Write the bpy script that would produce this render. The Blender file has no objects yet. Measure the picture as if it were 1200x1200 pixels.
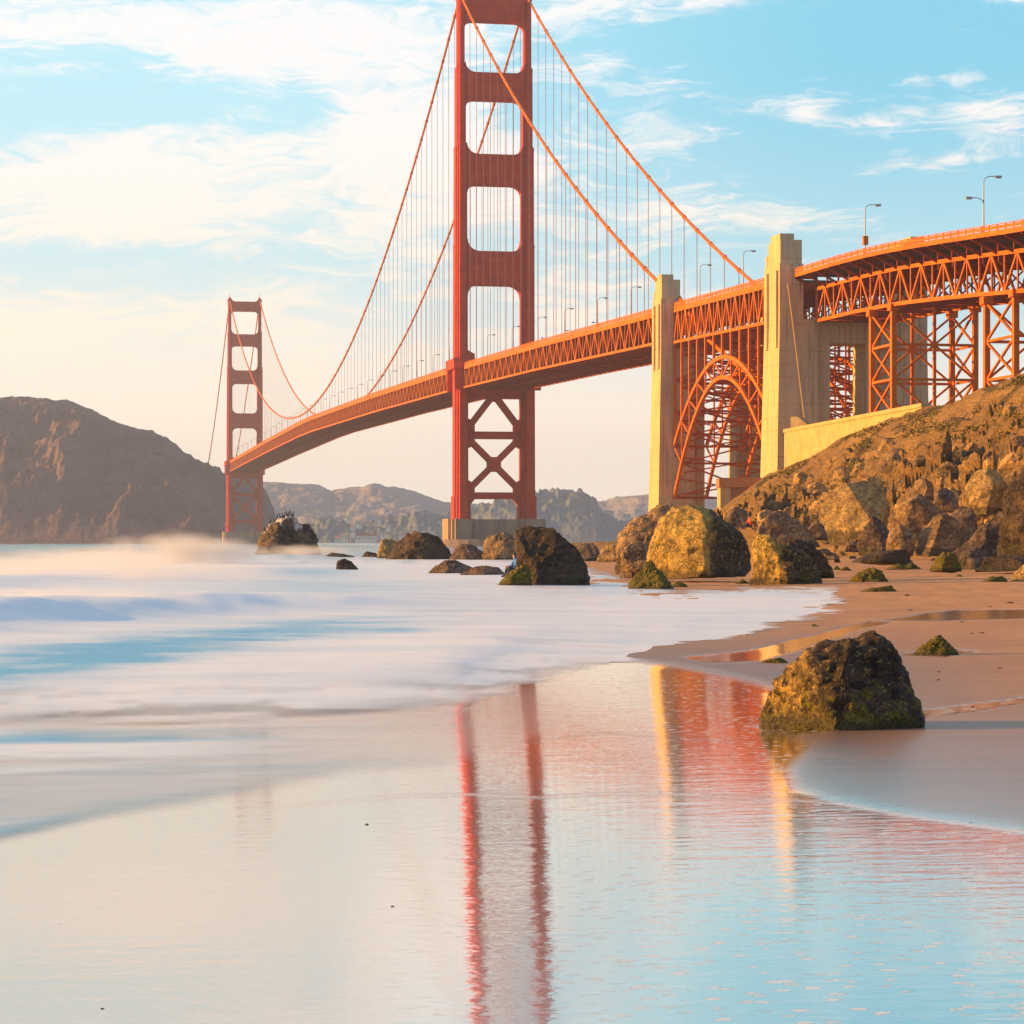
import bpy, math, random
import numpy as np
from mathutils import Vector, noise
random.seed(7)
R = math.radians
SC = bpy.context.scene
COL = SC.collection

# ------------------------------------------------------------------ camera, sky, sun, exposure
F = 2857.0      # focal length in photo pixels (photo 1200 wide)
H = 1.7         # eye height
HZ = 635.0      # horizon row
cam = bpy.data.cameras.new('camera'); co = bpy.data.objects.new('camera', cam); COL.objects.link(co)
co.location = (0, 0, H); co.rotation_euler = (R(90), 0, 0)
cam.sensor_width = 36; cam.lens = F / 1200 * 36
cam.shift_y = (HZ - 600) / 1200
cam.clip_start = 0.5; cam.clip_end = 30000
SC.camera = co
SC.view_settings.view_transform = 'Standard'; SC.view_settings.look = 'None'
SC.view_settings.exposure = 1.4; SC.view_settings.gamma = 1
SC.cycles.use_denoising = True
SC.cycles.max_bounces = 6; SC.cycles.diffuse_bounces = 3; SC.cycles.glossy_bounces = 3
SC.cycles.transparent_max_bounces = 12; SC.cycles.volume_bounces = 1; SC.cycles.volume_max_steps = 64
SC.cycles.sample_clamp_indirect = 6

SUN_EL = 11.0
SUN_FWD = 3.0      # degrees towards +Y from -X
ts = Vector((-math.cos(R(SUN_FWD)) * math.cos(R(SUN_EL)), math.sin(R(SUN_FWD)) * math.cos(R(SUN_EL)), math.sin(R(SUN_EL))))
sl = bpy.data.lights.new('sun', 'SUN'); so = bpy.data.objects.new('sun', sl); COL.objects.link(so)
sl.energy = 4.2; sl.angle = R(0.5); sl.color = (1.0, 0.455, 0.06)
so.rotation_euler = ts.to_track_quat('Z', 'Y').to_euler(); so.location = (-300, 0, 300)


class NT:
    """small helper for writing node graphs as expressions"""
    def __init__(s, tree): s.t = tree; s.n = tree.nodes; s.l = tree.links; s.n.clear()
    def node(s, typ, **kw):
        n = s.n.new(typ)
        for k, v in kw.items(): setattr(n, k, v)
        return n
    def put(s, sock, v):
        if v is None: return
        if hasattr(v, 'is_output'): s.l.new(v, sock)
        elif isinstance(v, (tuple, list)) and sock.type == 'RGBA' and len(v) == 3: sock.default_value = (*v, 1)
        else: sock.default_value = v
    def m(s, op, a, b=None, c=None, clamp=False):
        n = s.node('ShaderNodeMath', operation=op, use_clamp=clamp)
        for i, v in enumerate((a, b, c)): s.put(n.inputs[i], v)
        return n.outputs[0]
    def ss(s, v, lo, hi, a=0.0, b=1.0):
        n = s.node('ShaderNodeMapRange', interpolation_type='SMOOTHSTEP')
        for i, x in enumerate((v, lo, hi, a, b)): s.put(n.inputs[i], x)
        return n.outputs[0]
    def mix(s, f, a, b, mode='MIX'):
        n = s.node('ShaderNodeMix', data_type='RGBA', blend_type=mode)
        s.put(n.inputs[0], f); s.put(n.inputs[6], a); s.put(n.inputs[7], b)
        return n.outputs[2]
    def noise(s, vec, scale, detail=4, rough=0.55, dist=0.0, out=0):
        n = s.node('ShaderNodeTexNoise')
        s.put(n.inputs['Vector'], vec); n.inputs['Scale'].default_value = scale
        n.inputs['Detail'].default_value = detail; n.inputs['Roughness'].default_value = rough
        n.inputs['Distortion'].default_value = dist
        return n.outputs[out]
    def voro(s, vec, scale, feature='F1', out='Distance', rnd=1.0):
        n = s.node('ShaderNodeTexVoronoi', feature=feature)
        s.put(n.inputs['Vector'], vec); n.inputs['Scale'].default_value = scale
        n.inputs['Randomness'].default_value = rnd
        return n.outputs[out]
    def xyz(s, v):
        n = s.node('ShaderNodeSeparateXYZ'); s.put(n.inputs[0], v); return n.outputs
    def vec(s, x, y, z):
        n = s.node('ShaderNodeCombineXYZ')
        for i, v in enumerate((x, y, z)): s.put(n.inputs[i], v)
        return n.outputs[0]
    def scl(s, v, sc, rot=(0, 0, 0)):
        n = s.node('ShaderNodeMapping'); s.put(n.inputs[0], v); n.inputs['Scale'].default_value = sc
        n.inputs['Rotation'].default_value = rot
        return n.outputs[0]
    def pos(s): return s.node('ShaderNodeNewGeometry').outputs['Position']
    def obj(s): return s.node('ShaderNodeTexCoord').outputs['Object']
    def attr(s, name): return s.node('ShaderNodeAttribute', attribute_name=name).outputs['Fac']
    def bump(s, h, strength, dist=1.0, normal=None):  # strength and distance may be sockets
        n = s.node("ShaderNodeBump"); s.put(n.inputs["Strength"], strength)
        n.inputs['Distance'].default_value = dist; s.put(n.inputs['Height'], h)
        if normal is not None: s.put(n.inputs['Normal'], normal)
        return n.outputs[0]
    def bsdf(s, col, rough=0.6, normal=None, spec=0.5, ior=1.5, metallic=0.0, alpha=None, out=True):
        n = s.node('ShaderNodeBsdfPrincipled')
        s.put(n.inputs['Base Color'], col); s.put(n.inputs['Roughness'], rough)
        s.put(n.inputs['Specular IOR Level'], spec); s.put(n.inputs['IOR'], ior); s.put(n.inputs['Metallic'], metallic)
        if normal is not None: s.put(n.inputs['Normal'], normal)
        if alpha is not None: s.put(n.inputs['Alpha'], alpha)
        if out: s.out(n.outputs[0])
        return n.outputs[0]
    def out(s, sh):
        o = s.node('ShaderNodeOutputMaterial'); s.l.new(sh, o.inputs[0])


# world: hand-set gradient and placed clouds over a faint Nishita sky, by direction
w = bpy.data.worlds.new('World'); SC.world = w; w.use_nodes = True
g = NT(w.node_tree)
d = g.node('ShaderNodeTexCoord').outputs['Generated']
dx_, dy_, dz_ = g.xyz(d)
az = g.m('ARCTAN2', dx_, dy_); el = g.m('ARCSINE', dz_)
U = g.m('MULTIPLY_ADD', az, F, 600.0)           # degrees-like units: 1 unit = 1/2857 rad
V = g.m('MULTIPLY_ADD', el, -F, HZ)
sky = g.node('ShaderNodeTexSky', sky_type='NISHITA', sun_disc=False)
sky.sun_elevation = R(SUN_EL); sky.sun_rotation = math.atan2(ts.x, ts.y) % (2 * math.pi)
sky.air_density = 1.0; sky.dust_density = 2.0; sky.ozone_density = 1.0
nish = g.mix(1.0, sky.outputs[0], (0.1, 0.1, 0.1), 'MULTIPLY')
up = g.ss(V, 520.0, 60.0)
right = g.ss(U, 250.0, 1050.0)
blue = g.mix(right, (0.48, 0.82, 0.94), (0.22, 0.62, 0.82))
mid = g.mix(right, (0.74, 0.84, 0.84), (0.60, 0.82, 0.86))
clear = g.mix(up, mid, blue)
hor = g.ss(V, g.m('MULTIPLY_ADD', right, 60.0, 300.0), 500.0)
clear = g.mix(hor, clear, (1.10, 0.95, 0.80))
hi = g.ss(V, -60.0, -900.0)
clear = g.mix(hi, clear, (0.27, 0.33, 0.44))
P = g.vec(g.m('MULTIPLY', U, 1 / 190.0), g.m('MULTIPLY', V, 1 / 75.0), 0.0)
warp = g.noise(P, 1.3, 3, 0.5, out=1)
Pw = g.node('ShaderNodeVectorMath', operation='MULTIPLY_ADD')
g.put(Pw.inputs[0], warp); Pw.inputs[1].default_value = (1.3, 1.1, 0); g.put(Pw.inputs[2], P)
Pw = Pw.outputs[0]
n1 = g.noise(Pw, 1.0, 8, 0.60)
n2 = g.noise(g.scl(Pw, (0.7, 2.4, 1), (0, 0, 0.3)), 2.2, 6, 0.62)
blobs = [(120, 225, 330, 62, .75), (330, 60, 330, 60, .30), (440, 180, 130, 70, .50), (250, 40, 240, 40, .36), (50, 55, 90, 30, .36),
         (400, 90, 110, 45, .34), (590, 190, 110, 60, .40), (745, 110, 100, 30, .33), (690, 20, 110, 40, .36), (850, 250, 100, 24, .44),
         (950, 258, 60, 12, .34), (935, 140, 36, 17, .40), (1020, 157, 42, 14, .36), (1085, 108, 55, 11, .42), (1150, 150, 60, 26, .38),
         (1100, 200, 55, 8, .40), (820, 14, 48, 12, .36), (520, 345, 150, 40, .2), (1180, 20, 30, 14, .2), (720, 330, 90, 60, .35),
         (150, 130, 95, 20, -.45), (350, 128, 46, 26, -.34), (60, 150, 80, 22, -.25), (200, 310, 260, 16, -.25),
         (960, 60, 260, 60, -.30), (1000, 230, 60, 10, -.1), (170, 400, 330, 70, .4)]
acc = None
for (bx, by, sx, sy, am) in blobs:
    q = g.m('POWER', g.m('MULTIPLY', g.m('SUBTRACT', U, float(bx)), 1.0 / sx), 2.0)
    r_ = g.m('POWER', g.m('MULTIPLY', g.m('SUBTRACT', V, float(by)), 1.0 / sy), 2.0)
    e_ = g.m('MULTIPLY', g.m('EXPONENT', g.m('MULTIPLY', g.m('ADD', q, r_), -1.0)), am)
    acc = e_ if acc is None else g.m('ADD', acc, e_)
n3 = g.noise(g.scl(Pw, (1.4, 3.2, 1), (0, 0, .45)), 4.5, 6, .65)
dens = g.m('ADD', g.m('ADD', g.m('MULTIPLY', g.m('SUBTRACT', n3, .5), .34), g.m('MULTIPLY', n1, 1.0)), g.m('ADD', g.m('MULTIPLY', n2, 0.62), g.m('MULTIPLY', acc, 0.52)))
cl = g.ss(dens, 0.82, 1.12)
cl = g.m('MULTIPLY', cl, g.ss(V, -1100.0, -60.0, 0.12, 0.94))
cc = g.mix(g.ss(V, 60.0, 420.0), (0.97, 0.94, 0.93), (1.08, 0.93, 0.77))
final = g.mix(cl, clear, cc)
final = g.mix(g.m('MULTIPLY', g.ss(dy_, .25, -.35), .85), final, g.mix(g.ss(dz_, 0.0, .6), (0.56, 0.60, 0.76), (0.26, 0.33, 0.48)))  # unseen sky behind the camera, tinted to set the colour of the shade
final = g.mix(0.92, nish, final)
bg = g.node('ShaderNodeBackground'); g.put(bg.inputs[0], final); bg.inputs[1].default_value = 0.445
wo = g.node('ShaderNodeOutputWorld'); g.l.new(bg.outputs[0], wo.inputs[0])

# ------------------------------------------------------------------ helpers
def gp(px, Y, py=None, z=None):
    """the point seen on photo column px at distance Y, at height z (or on row py)"""
    if z is None: z = H + (HZ - py) * Y / F
    return Vector(((px - 600) / F * Y, Y, z))


def mat(name):
    m = bpy.data.materials.new(name); m.use_nodes = True
    return m, NT(m.node_tree)


def tag(o, label=None, cat=None, group=None, kind=None):
    if label: o['label'] = label
    if cat: o['category'] = cat
    if group: o['group'] = group
    if kind: o['kind'] = kind
    return o


def empty(name, loc=(0, 0, 0), rz=0, parent=None):
    o = bpy.data.objects.new(name, None); COL.objects.link(o); o.location = loc; o.rotation_euler.z = rz
    o.empty_display_size = 1
    if parent: o.parent = parent
    return o


class MB:
    def __init__(s): s.v = []; s.f = []
    def add(s, vs, fs):
        k = len(s.v); s.v += [tuple(v) for v in vs]; s.f += [tuple(i + k for i in f) for f in fs]
    def box(s, x0, x1, y0, y1, z0, z1):
        s.add([(x0, y0, z0), (x1, y0, z0), (x1, y1, z0), (x0, y1, z0), (x0, y0, z1), (x1, y0, z1), (x1, y1, z1), (x0, y1, z1)],
              [(0, 3, 2, 1), (4, 5, 6, 7), (0, 1, 5, 4), (1, 2, 6, 5), (2, 3, 7, 6), (3, 0, 4, 7)])
    def taper(s, b, t, z0, z1):
        (x0, x1, y0, y1), (u0, u1, v0, v1) = b, t
        s.add([(x0, y0, z0), (x1, y0, z0), (x1, y1, z0), (x0, y1, z0), (u0, v0, z1), (u1, v0, z1), (u1, v1, z1), (u0, v1, z1)],
              [(0, 3, 2, 1), (4, 5, 6, 7), (0, 1, 5, 4), (1, 2, 6, 5), (2, 3, 7, 6), (3, 0, 4, 7)])
    def bar(s, a, b, w, h=None, up=(0, 0, 1)):
        h = h or w
        a = Vector(a); b = Vector(b); dd = b - a
        if dd.length < 1e-6: return
        dd.normalize(); u = Vector(up)
        if abs(dd.dot(u)) > .98: u = Vector((0, 1, 0))
        x = dd.cross(u).normalized(); y = x.cross(dd).normalized()
        vs = []
        for p in (a, b):
            for sx, sy in ((-1, -1), (1, -1), (1, 1), (-1, 1)): vs.append(p + x * (sx * w / 2) + y * (sy * h / 2))
        s.add(vs, [(0, 3, 2, 1), (4, 5, 6, 7), (0, 1, 5, 4), (1, 2, 6, 5), (2, 3, 7, 6), (3, 0, 4, 7)])
    def tube(s, pts, r, n=8, caps=True):
        pts = [Vector(p) for p in pts]; k = len(s.v)
        for i, p in enumerate(pts):
            t = (pts[min(i + 1, len(pts) - 1)] - pts[max(i - 1, 0)]).normalized()
            u = Vector((0, 0, 1)) if abs(t.z) < .95 else Vector((1, 0, 0))
            x = t.cross(u).normalized(); y = x.cross(t)
            rr = r[i] if isinstance(r, (list, tuple)) else r
            for j in range(n):
                a = 2 * math.pi * j / n
                s.v.append(tuple(p + x * (rr * math.cos(a)) + y * (rr * math.sin(a))))
        for i in range(len(pts) - 1):
            for j in range(n):
                a = k + i * n + j; b = k + i * n + (j + 1) % n
                s.f.append((a, b, b + n, a + n))
        if caps:
            s.f.append(tuple(k + j for j in reversed(range(n)))); s.f.append(tuple(k + (len(pts) - 1) * n + j for j in range(n)))
    def prism(s, poly, z0, z1, axis='z', top=None):
        """extrude a 2-D polygon; axis z: poly in xy, axis y: poly in xz"""
        n = len(poly); top = top or poly
        if axis == 'z': vs = [(x, y, z0) for x, y in poly] + [(x, y, z1) for x, y in top]
        elif axis == 'y': vs = [(x, z0, y) for x, y in poly] + [(x, z1, y) for x, y in top]
        fs = [tuple(range(n))[::-1], tuple(range(n, 2 * n))] + [(i, (i + 1) % n, n + (i + 1) % n, n + i) for i in range(n)]
        s.add(vs, fs)
    def build(s, name, m, parent=None, smooth=False, loc=None):
        me = bpy.data.meshes.new(name); me.from_pydata(s.v, [], s.f); me.validate()
        import bmesh
        bm = bmesh.new(); bm.from_mesh(me); bmesh.ops.recalc_face_normals(bm, faces=bm.faces); bm.to_mesh(me); bm.free()
        if m: me.materials.append(m)
        if smooth: me.polygons.foreach_set('use_smooth', [True] * len(me.polygons))
        o = bpy.data.objects.new(name, me); COL.objects.link(o)
        if parent: o.parent = parent
        if loc is not None: o.location = loc
        return o


def grid_mesh(name, Pn, m, attrs=None, smooth=True, parent=None):
    ny, nx = Pn.shape[:2]
    me = bpy.data.meshes.new(name)
    me.vertices.add(nx * ny); me.vertices.foreach_set('co', Pn.reshape(-1).astype(np.float32))
    i = np.arange(ny - 1)[:, None] * nx + np.arange(nx - 1)[None, :]
    q = np.stack([i, i + 1, i + nx + 1, i + nx], -1).reshape(-1, 4)
    me.loops.add(q.size); me.loops.foreach_set('vertex_index', q.reshape(-1).astype(np.int32))
    me.polygons.add(len(q)); me.polygons.foreach_set('loop_start', (np.arange(len(q)) * 4).astype(np.int32))
    me.polygons.foreach_set('use_smooth', np.ones(len(q), bool) if smooth else np.zeros(len(q), bool))
    for k, a in (attrs or {}).items():
        at = me.attributes.new(k, 'FLOAT', 'POINT'); at.data.foreach_set('value', a.reshape(-1).astype(np.float32))
    me.update(calc_edges=True); me.validate()
    if m: me.materials.append(m)
    o = bpy.data.objects.new(name, me); COL.objects.link(o)
    if parent: o.parent = parent
    return o


_rng = np.random.RandomState(3)
_tab = _rng.rand(512, 512)
def vnoise(x, y):
    """value noise on numpy arrays, 0..1"""
    xi = np.floor(x).astype(int); yi = np.floor(y).astype(int); fx = x - xi; fy = y - yi
    fx = fx * fx * (3 - 2 * fx); fy = fy * fy * (3 - 2 * fy)
    g_ = lambda a, b: _tab[a % 512, b % 512]
    return (g_(xi, yi) * (1 - fx) + g_(xi + 1, yi) * fx) * (1 - fy) + (g_(xi, yi + 1) * (1 - fx) + g_(xi + 1, yi + 1) * fx) * fy
def fbm(x, y, oct=5, gain=.5, ridged=False):
    t = 0; a = 1; s_ = 0
    for k in range(oct):
        v = vnoise(x * 2 ** k + 17.3 * k, y * 2 ** k + 9.1 * k)
        if ridged: v = 1 - abs(2 * v - 1)
        t = t + a * v; s_ += a; a *= gain
    return t / s_
def sstep(x, a, b):
    t = np.clip((x - a) / (b - a), 0, 1); return t * t * (3 - 2 * t)
def sdf(px, py, poly, ys=1.0):
    """signed distance to a polygon, negative inside; rows weighted by ys"""
    d2 = np.full(px.shape, 1e18); inside = np.zeros(px.shape, bool); n = len(poly)
    for i in range(n):
        x0, y0 = poly[i]; x1, y1 = poly[(i + 1) % n]
        ex, ey = x1 - x0, (y1 - y0) * ys; wx, wy = px - x0, (py - y0) * ys
        t = np.clip((wx * ex + wy * ey) / (ex * ex + ey * ey + 1e-12), 0, 1)
        d2 = np.minimum(d2, (wx - ex * t) ** 2 + (wy - ey * t) ** 2)
        c = ((y0 <= py) & (y1 > py)) | ((y1 <= py) & (y0 > py))
        xs = x0 + (py - y0) / ((y1 - y0) if y1 != y0 else 1e-9) * (x1 - x0)
        inside ^= c & (px < xs)
    d_ = np.sqrt(d2); return np.where(inside, -d_, d_)


def ground_z(X, Y):
    r_ = 0.014 * np.maximum(0, X - 3.0 - 0.075 * Y)
    tt_ = np.clip((32 - Y) / 17.0, 0, 1); tt_ = tt_ * tt_ * (3 - 2 * tt_)
    return np.minimum(r_, 2.5) + .020 * np.clip(X, -6, 6) * tt_
def ground_hit(px, py):
    """distance at which the ray through (px,py) meets the beach"""
    Y = H * F / max(py - HZ, 1.5)
    for _ in range(60):
        z = float(ground_z((px - 600) / F * Y, Y))
        Y = 0.5 * Y + 0.5 * (H - z) * F / max(py - HZ, 1.5)
    return Y

# ------------------------------------------------------------------ materials
def paint(name, a, b):
    m, t = mat(name); o_ = t.obj(); x_, y_, z_ = t.xyz(o_)
    c = t.mix(t.ss(t.noise(o_, 0.25, 5, .6), .35, .7), a, b)
    c = t.mix(t.ss(t.noise(t.scl(o_, (1, 1, .10)), 1.4, 5, .65), .54, .74, 0, .55), c, tuple(k * .45 for k in b))
    seam = t.ss(t.m('ABSOLUTE', t.m('SUBTRACT', t.m('FRACT', t.m('MULTIPLY', z_, 1 / 3.4)), .5)), .462, .49)
    c = t.mix(t.m('MULTIPLY', seam, .45), c, tuple(k * .4 for k in b))
    c = t.mix(t.ss(t.noise(o_, 2.5, 4, .7), .60, .72, 0, .35), c, tuple(min(1, k * 1.35 + .02) for k in a))
    t.bsdf(c, t.m('MULTIPLY_ADD', t.noise(o_, .8, 3), .3, .5), spec=.1)
    return m
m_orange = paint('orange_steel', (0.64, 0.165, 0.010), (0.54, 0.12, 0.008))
m_under = paint('shade_painted_underdeck_steel', (0.30, 0.050, 0.022), (0.20, 0.034, 0.018))  # shade inside the deck truss is painted into this steel colour
m_under2 = paint('shaded_lattice_steel', (0.46, 0.085, 0.018), (0.34, 0.055, 0.014))  # milder painted shade for the bracing inside the arch
m_tower = paint('crimson_shade_tinted_steel', (0.56, 0.058, 0.026), (0.45, 0.042, 0.026))  # same paint as the deck; the towers' crimson shade is put into the colour
m_conc, t = mat('board_marked_concrete')
o_ = t.obj(); x_, y_, z_ = t.xyz(o_)
lift = t.m('FRACT', t.m('MULTIPLY', z_, 1 / 3.0))
line = t.ss(t.m('ABSOLUTE', t.m('SUBTRACT', lift, .5)), .455, .495)
c = t.mix(t.ss(t.noise(t.scl(o_, (1, 1, .3)), .35, 6, .65), .32, .72), (0.62, 0.47, 0.26), (0.48, 0.38, 0.25))
c = t.mix(t.m('MULTIPLY', line, t.ss(t.noise(o_, .3, 4), .35, .65, .08, .55)), c, (0.17, 0.14, 0.12))
c = t.mix(t.ss(t.noise(t.scl(o_, (1.4, 1.4, .035)), 1.5, 6, .7), .50, .66, 0, .75), c, (0.17, 0.14, 0.115))
c = t.mix(t.ss(t.noise(o_, .9, 6, .7), .60, .66, 0, .4), c, (0.52, 0.46, 0.38))
t.bsdf(c, .85, normal=t.bump(t.noise(o_, 3.0, 5, .6), .3, .1), spec=.2)
m_yconc, t = mat('ochre_concrete')
o_ = t.obj()
c = t.mix(t.ss(t.noise(o_, .4, 6, .6), .3, .7), (0.52, 0.40, 0.20), (0.40, 0.30, 0.15))
t.bsdf(c, .85, normal=t.bump(t.noise(o_, 2.0, 5, .6), .4, .1), spec=.2)
m_pier, t = mat('pier_concrete')
o_ = t.obj()
c = t.mix(t.ss(t.noise(t.scl(o_, (1, 1, .15)), .5, 6, .6), .3, .7), (0.40, 0.31, 0.24), (0.25, 0.19, 0.15))
t.bsdf(c, .85, spec=.2)
m_road, t = mat('asphalt_deck'); t.bsdf((.05, .05, .05), .8)
m_grey, t = mat('galvanised_metal'); t.bsdf((.25, .25, .25), .5, metallic=.4)
m_lens, t = mat('lamp_glass'); t.bsdf((.35, .34, .3), .3)
m_rope, t = mat('hanger_rope_paint'); t.bsdf((.42, .13, .075), .6)
m_dark, t = mat('dark_bird_feathers'); t.bsdf((.015, .015, .018), .6)


def rock_material(name, lit, dark, moss=0.3, guano=0.0, mosscol=(0.16, 0.15, 0.025), scale=1.0, weed=0.0, patch=None):
    m, t = mat(name)
    o = t.obj(); x, y, z = t.xyz(o)
    n_ = t.noise(o, 1.1 * scale, 8, .62)
    c = t.mix(t.ss(n_, .36, .64), dark, lit)
    if patch:       # painted shade: near-black colour on the side away from the sun, ragged edge
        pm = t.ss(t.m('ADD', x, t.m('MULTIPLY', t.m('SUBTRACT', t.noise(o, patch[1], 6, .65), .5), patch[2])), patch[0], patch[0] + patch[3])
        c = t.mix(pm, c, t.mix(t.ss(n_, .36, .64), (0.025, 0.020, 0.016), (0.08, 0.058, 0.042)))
    vein = t.voro(t.noise(o, 1.2 * scale, 4, .6, out=1), 5.0, 'DISTANCE_TO_EDGE')
    c = t.mix(t.ss(vein, .05, .0, 0, .55), c, (0.035, 0.028, 0.02))
    spk = t.noise(o, 9 * scale, 5, .7)
    c = t.mix(t.ss(spk, .54, .68, 0, .6), c, tuple(min(1, k * 1.5) for k in lit))
    c = t.mix(t.ss(spk, .46, .34, 0, .7), c, tuple(k * .5 for k in dark))
    zr = t.attr('hgt')
    mm = t.ss(t.m('SUBTRACT', t.m('ADD', t.noise(o, 2.2 * scale, 6, .65), moss), t.m('MULTIPLY', zr, .42)), .62, .74)
    mossc = t.mix(t.ss(t.noise(o, 14 * scale, 4, .7), .4, .62), tuple(k * .35 for k in mosscol), mosscol)
    c = t.mix(mm, c, mossc)
    if weed:
        wd = t.ss(t.m('ADD', t.noise(o, 3.1 * scale, 6, .7), t.m('MULTIPLY', zr, .05)), .60 - weed, .68 - weed)
        c = t.mix(wd, c, (0.022, 0.014, 0.012))
    if guano:
        gm = t.ss(t.m('ADD', t.noise(t.scl(o, (1, 1, .5)), 1.6 * scale, 6, .7), t.m('MULTIPLY', zr, .42)), .80, .90, 0, guano)
        c = t.mix(gm, c, (0.72, 0.70, 0.66))
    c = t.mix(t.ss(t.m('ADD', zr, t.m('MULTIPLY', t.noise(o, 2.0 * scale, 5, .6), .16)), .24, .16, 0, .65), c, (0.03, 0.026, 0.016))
    strata = t.noise(t.scl(o, (.6, .6, 2.6), (0, .5, 0)), 2.4 * scale, 5, .6)
    c = t.mix(t.ss(strata, .44, .36, 0, .6), c, tuple(k * .6 for k in dark))
    hgt = t.m('ADD', t.noise(o, 5 * scale, 8, .68), t.m('ADD', t.m('MULTIPLY', t.ss(vein, 0, .08), .35), t.m('MULTIPLY', strata, .9)))
    bm1 = t.bump(hgt, .9, .16 / scale)
    bm2 = t.bump(t.noise(o, 28 * scale, 4, .7), .5, .03 / scale, bm1)
    rough = t.m('SUBTRACT', .8, t.ss(zr, .25, .02, 0, .35))
    t.bsdf(c, rough, normal=bm2, spec=.35)
    return m


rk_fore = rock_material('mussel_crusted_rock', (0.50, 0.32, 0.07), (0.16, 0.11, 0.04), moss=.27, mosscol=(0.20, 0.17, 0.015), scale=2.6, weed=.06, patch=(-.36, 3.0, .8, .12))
rk_gold = rock_material('lichen_yellow_rock', (0.56, 0.40, 0.15), (0.30, 0.20, 0.085), moss=.08, mosscol=(0.20, 0.16, 0.03), scale=.8)
rk_big = rock_material('golden_lichen_shade_boulder', (0.56, 0.39, 0.10), (0.36, 0.24, 0.06), moss=.10, mosscol=(0.20, 0.17, 0.03), scale=.8, patch=(.35, .9, 2.2, .35))
rk_duo = rock_material('half_lichen_half_shade_boulder', (0.56, 0.40, 0.10), (0.34, 0.23, 0.06), moss=.18, mosscol=(0.18, 0.16, 0.02), scale=.8, patch=(-.35, .9, 1.2, .25))  # dark half paints the shaded flank; lichen tints the rest
rk_tan = rock_material('tan_sandstone_rock', (0.42, 0.28, 0.14), (0.18, 0.12, 0.07), moss=.0, scale=.6)
rk_dark = rock_material('dark_wet_rock', (0.11, 0.075, 0.052), (0.035, 0.027, 0.022), moss=.12, scale=.6)
rk_guano = rock_material('guano_streaked_rock', (0.22, 0.15, 0.085), (0.045, 0.035, 0.03), moss=.1, guano=.9, scale=.45)
rk_moss = rock_material('moss_covered_rock', (0.14, 0.12, 0.05), (0.05, 0.045, 0.02), moss=.75, mosscol=(0.19, 0.17, 0.02), scale=2.2)
rk_bluff = rock_material('golden_bluff_rock', (0.70, 0.44, 0.16), (0.42, 0.26, 0.11), moss=.0, scale=.6)
rk_grey = rock_material('grey_brown_rock', (0.24, 0.17, 0.125), (0.09, 0.065, 0.055), moss=.0, scale=.6)


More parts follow.
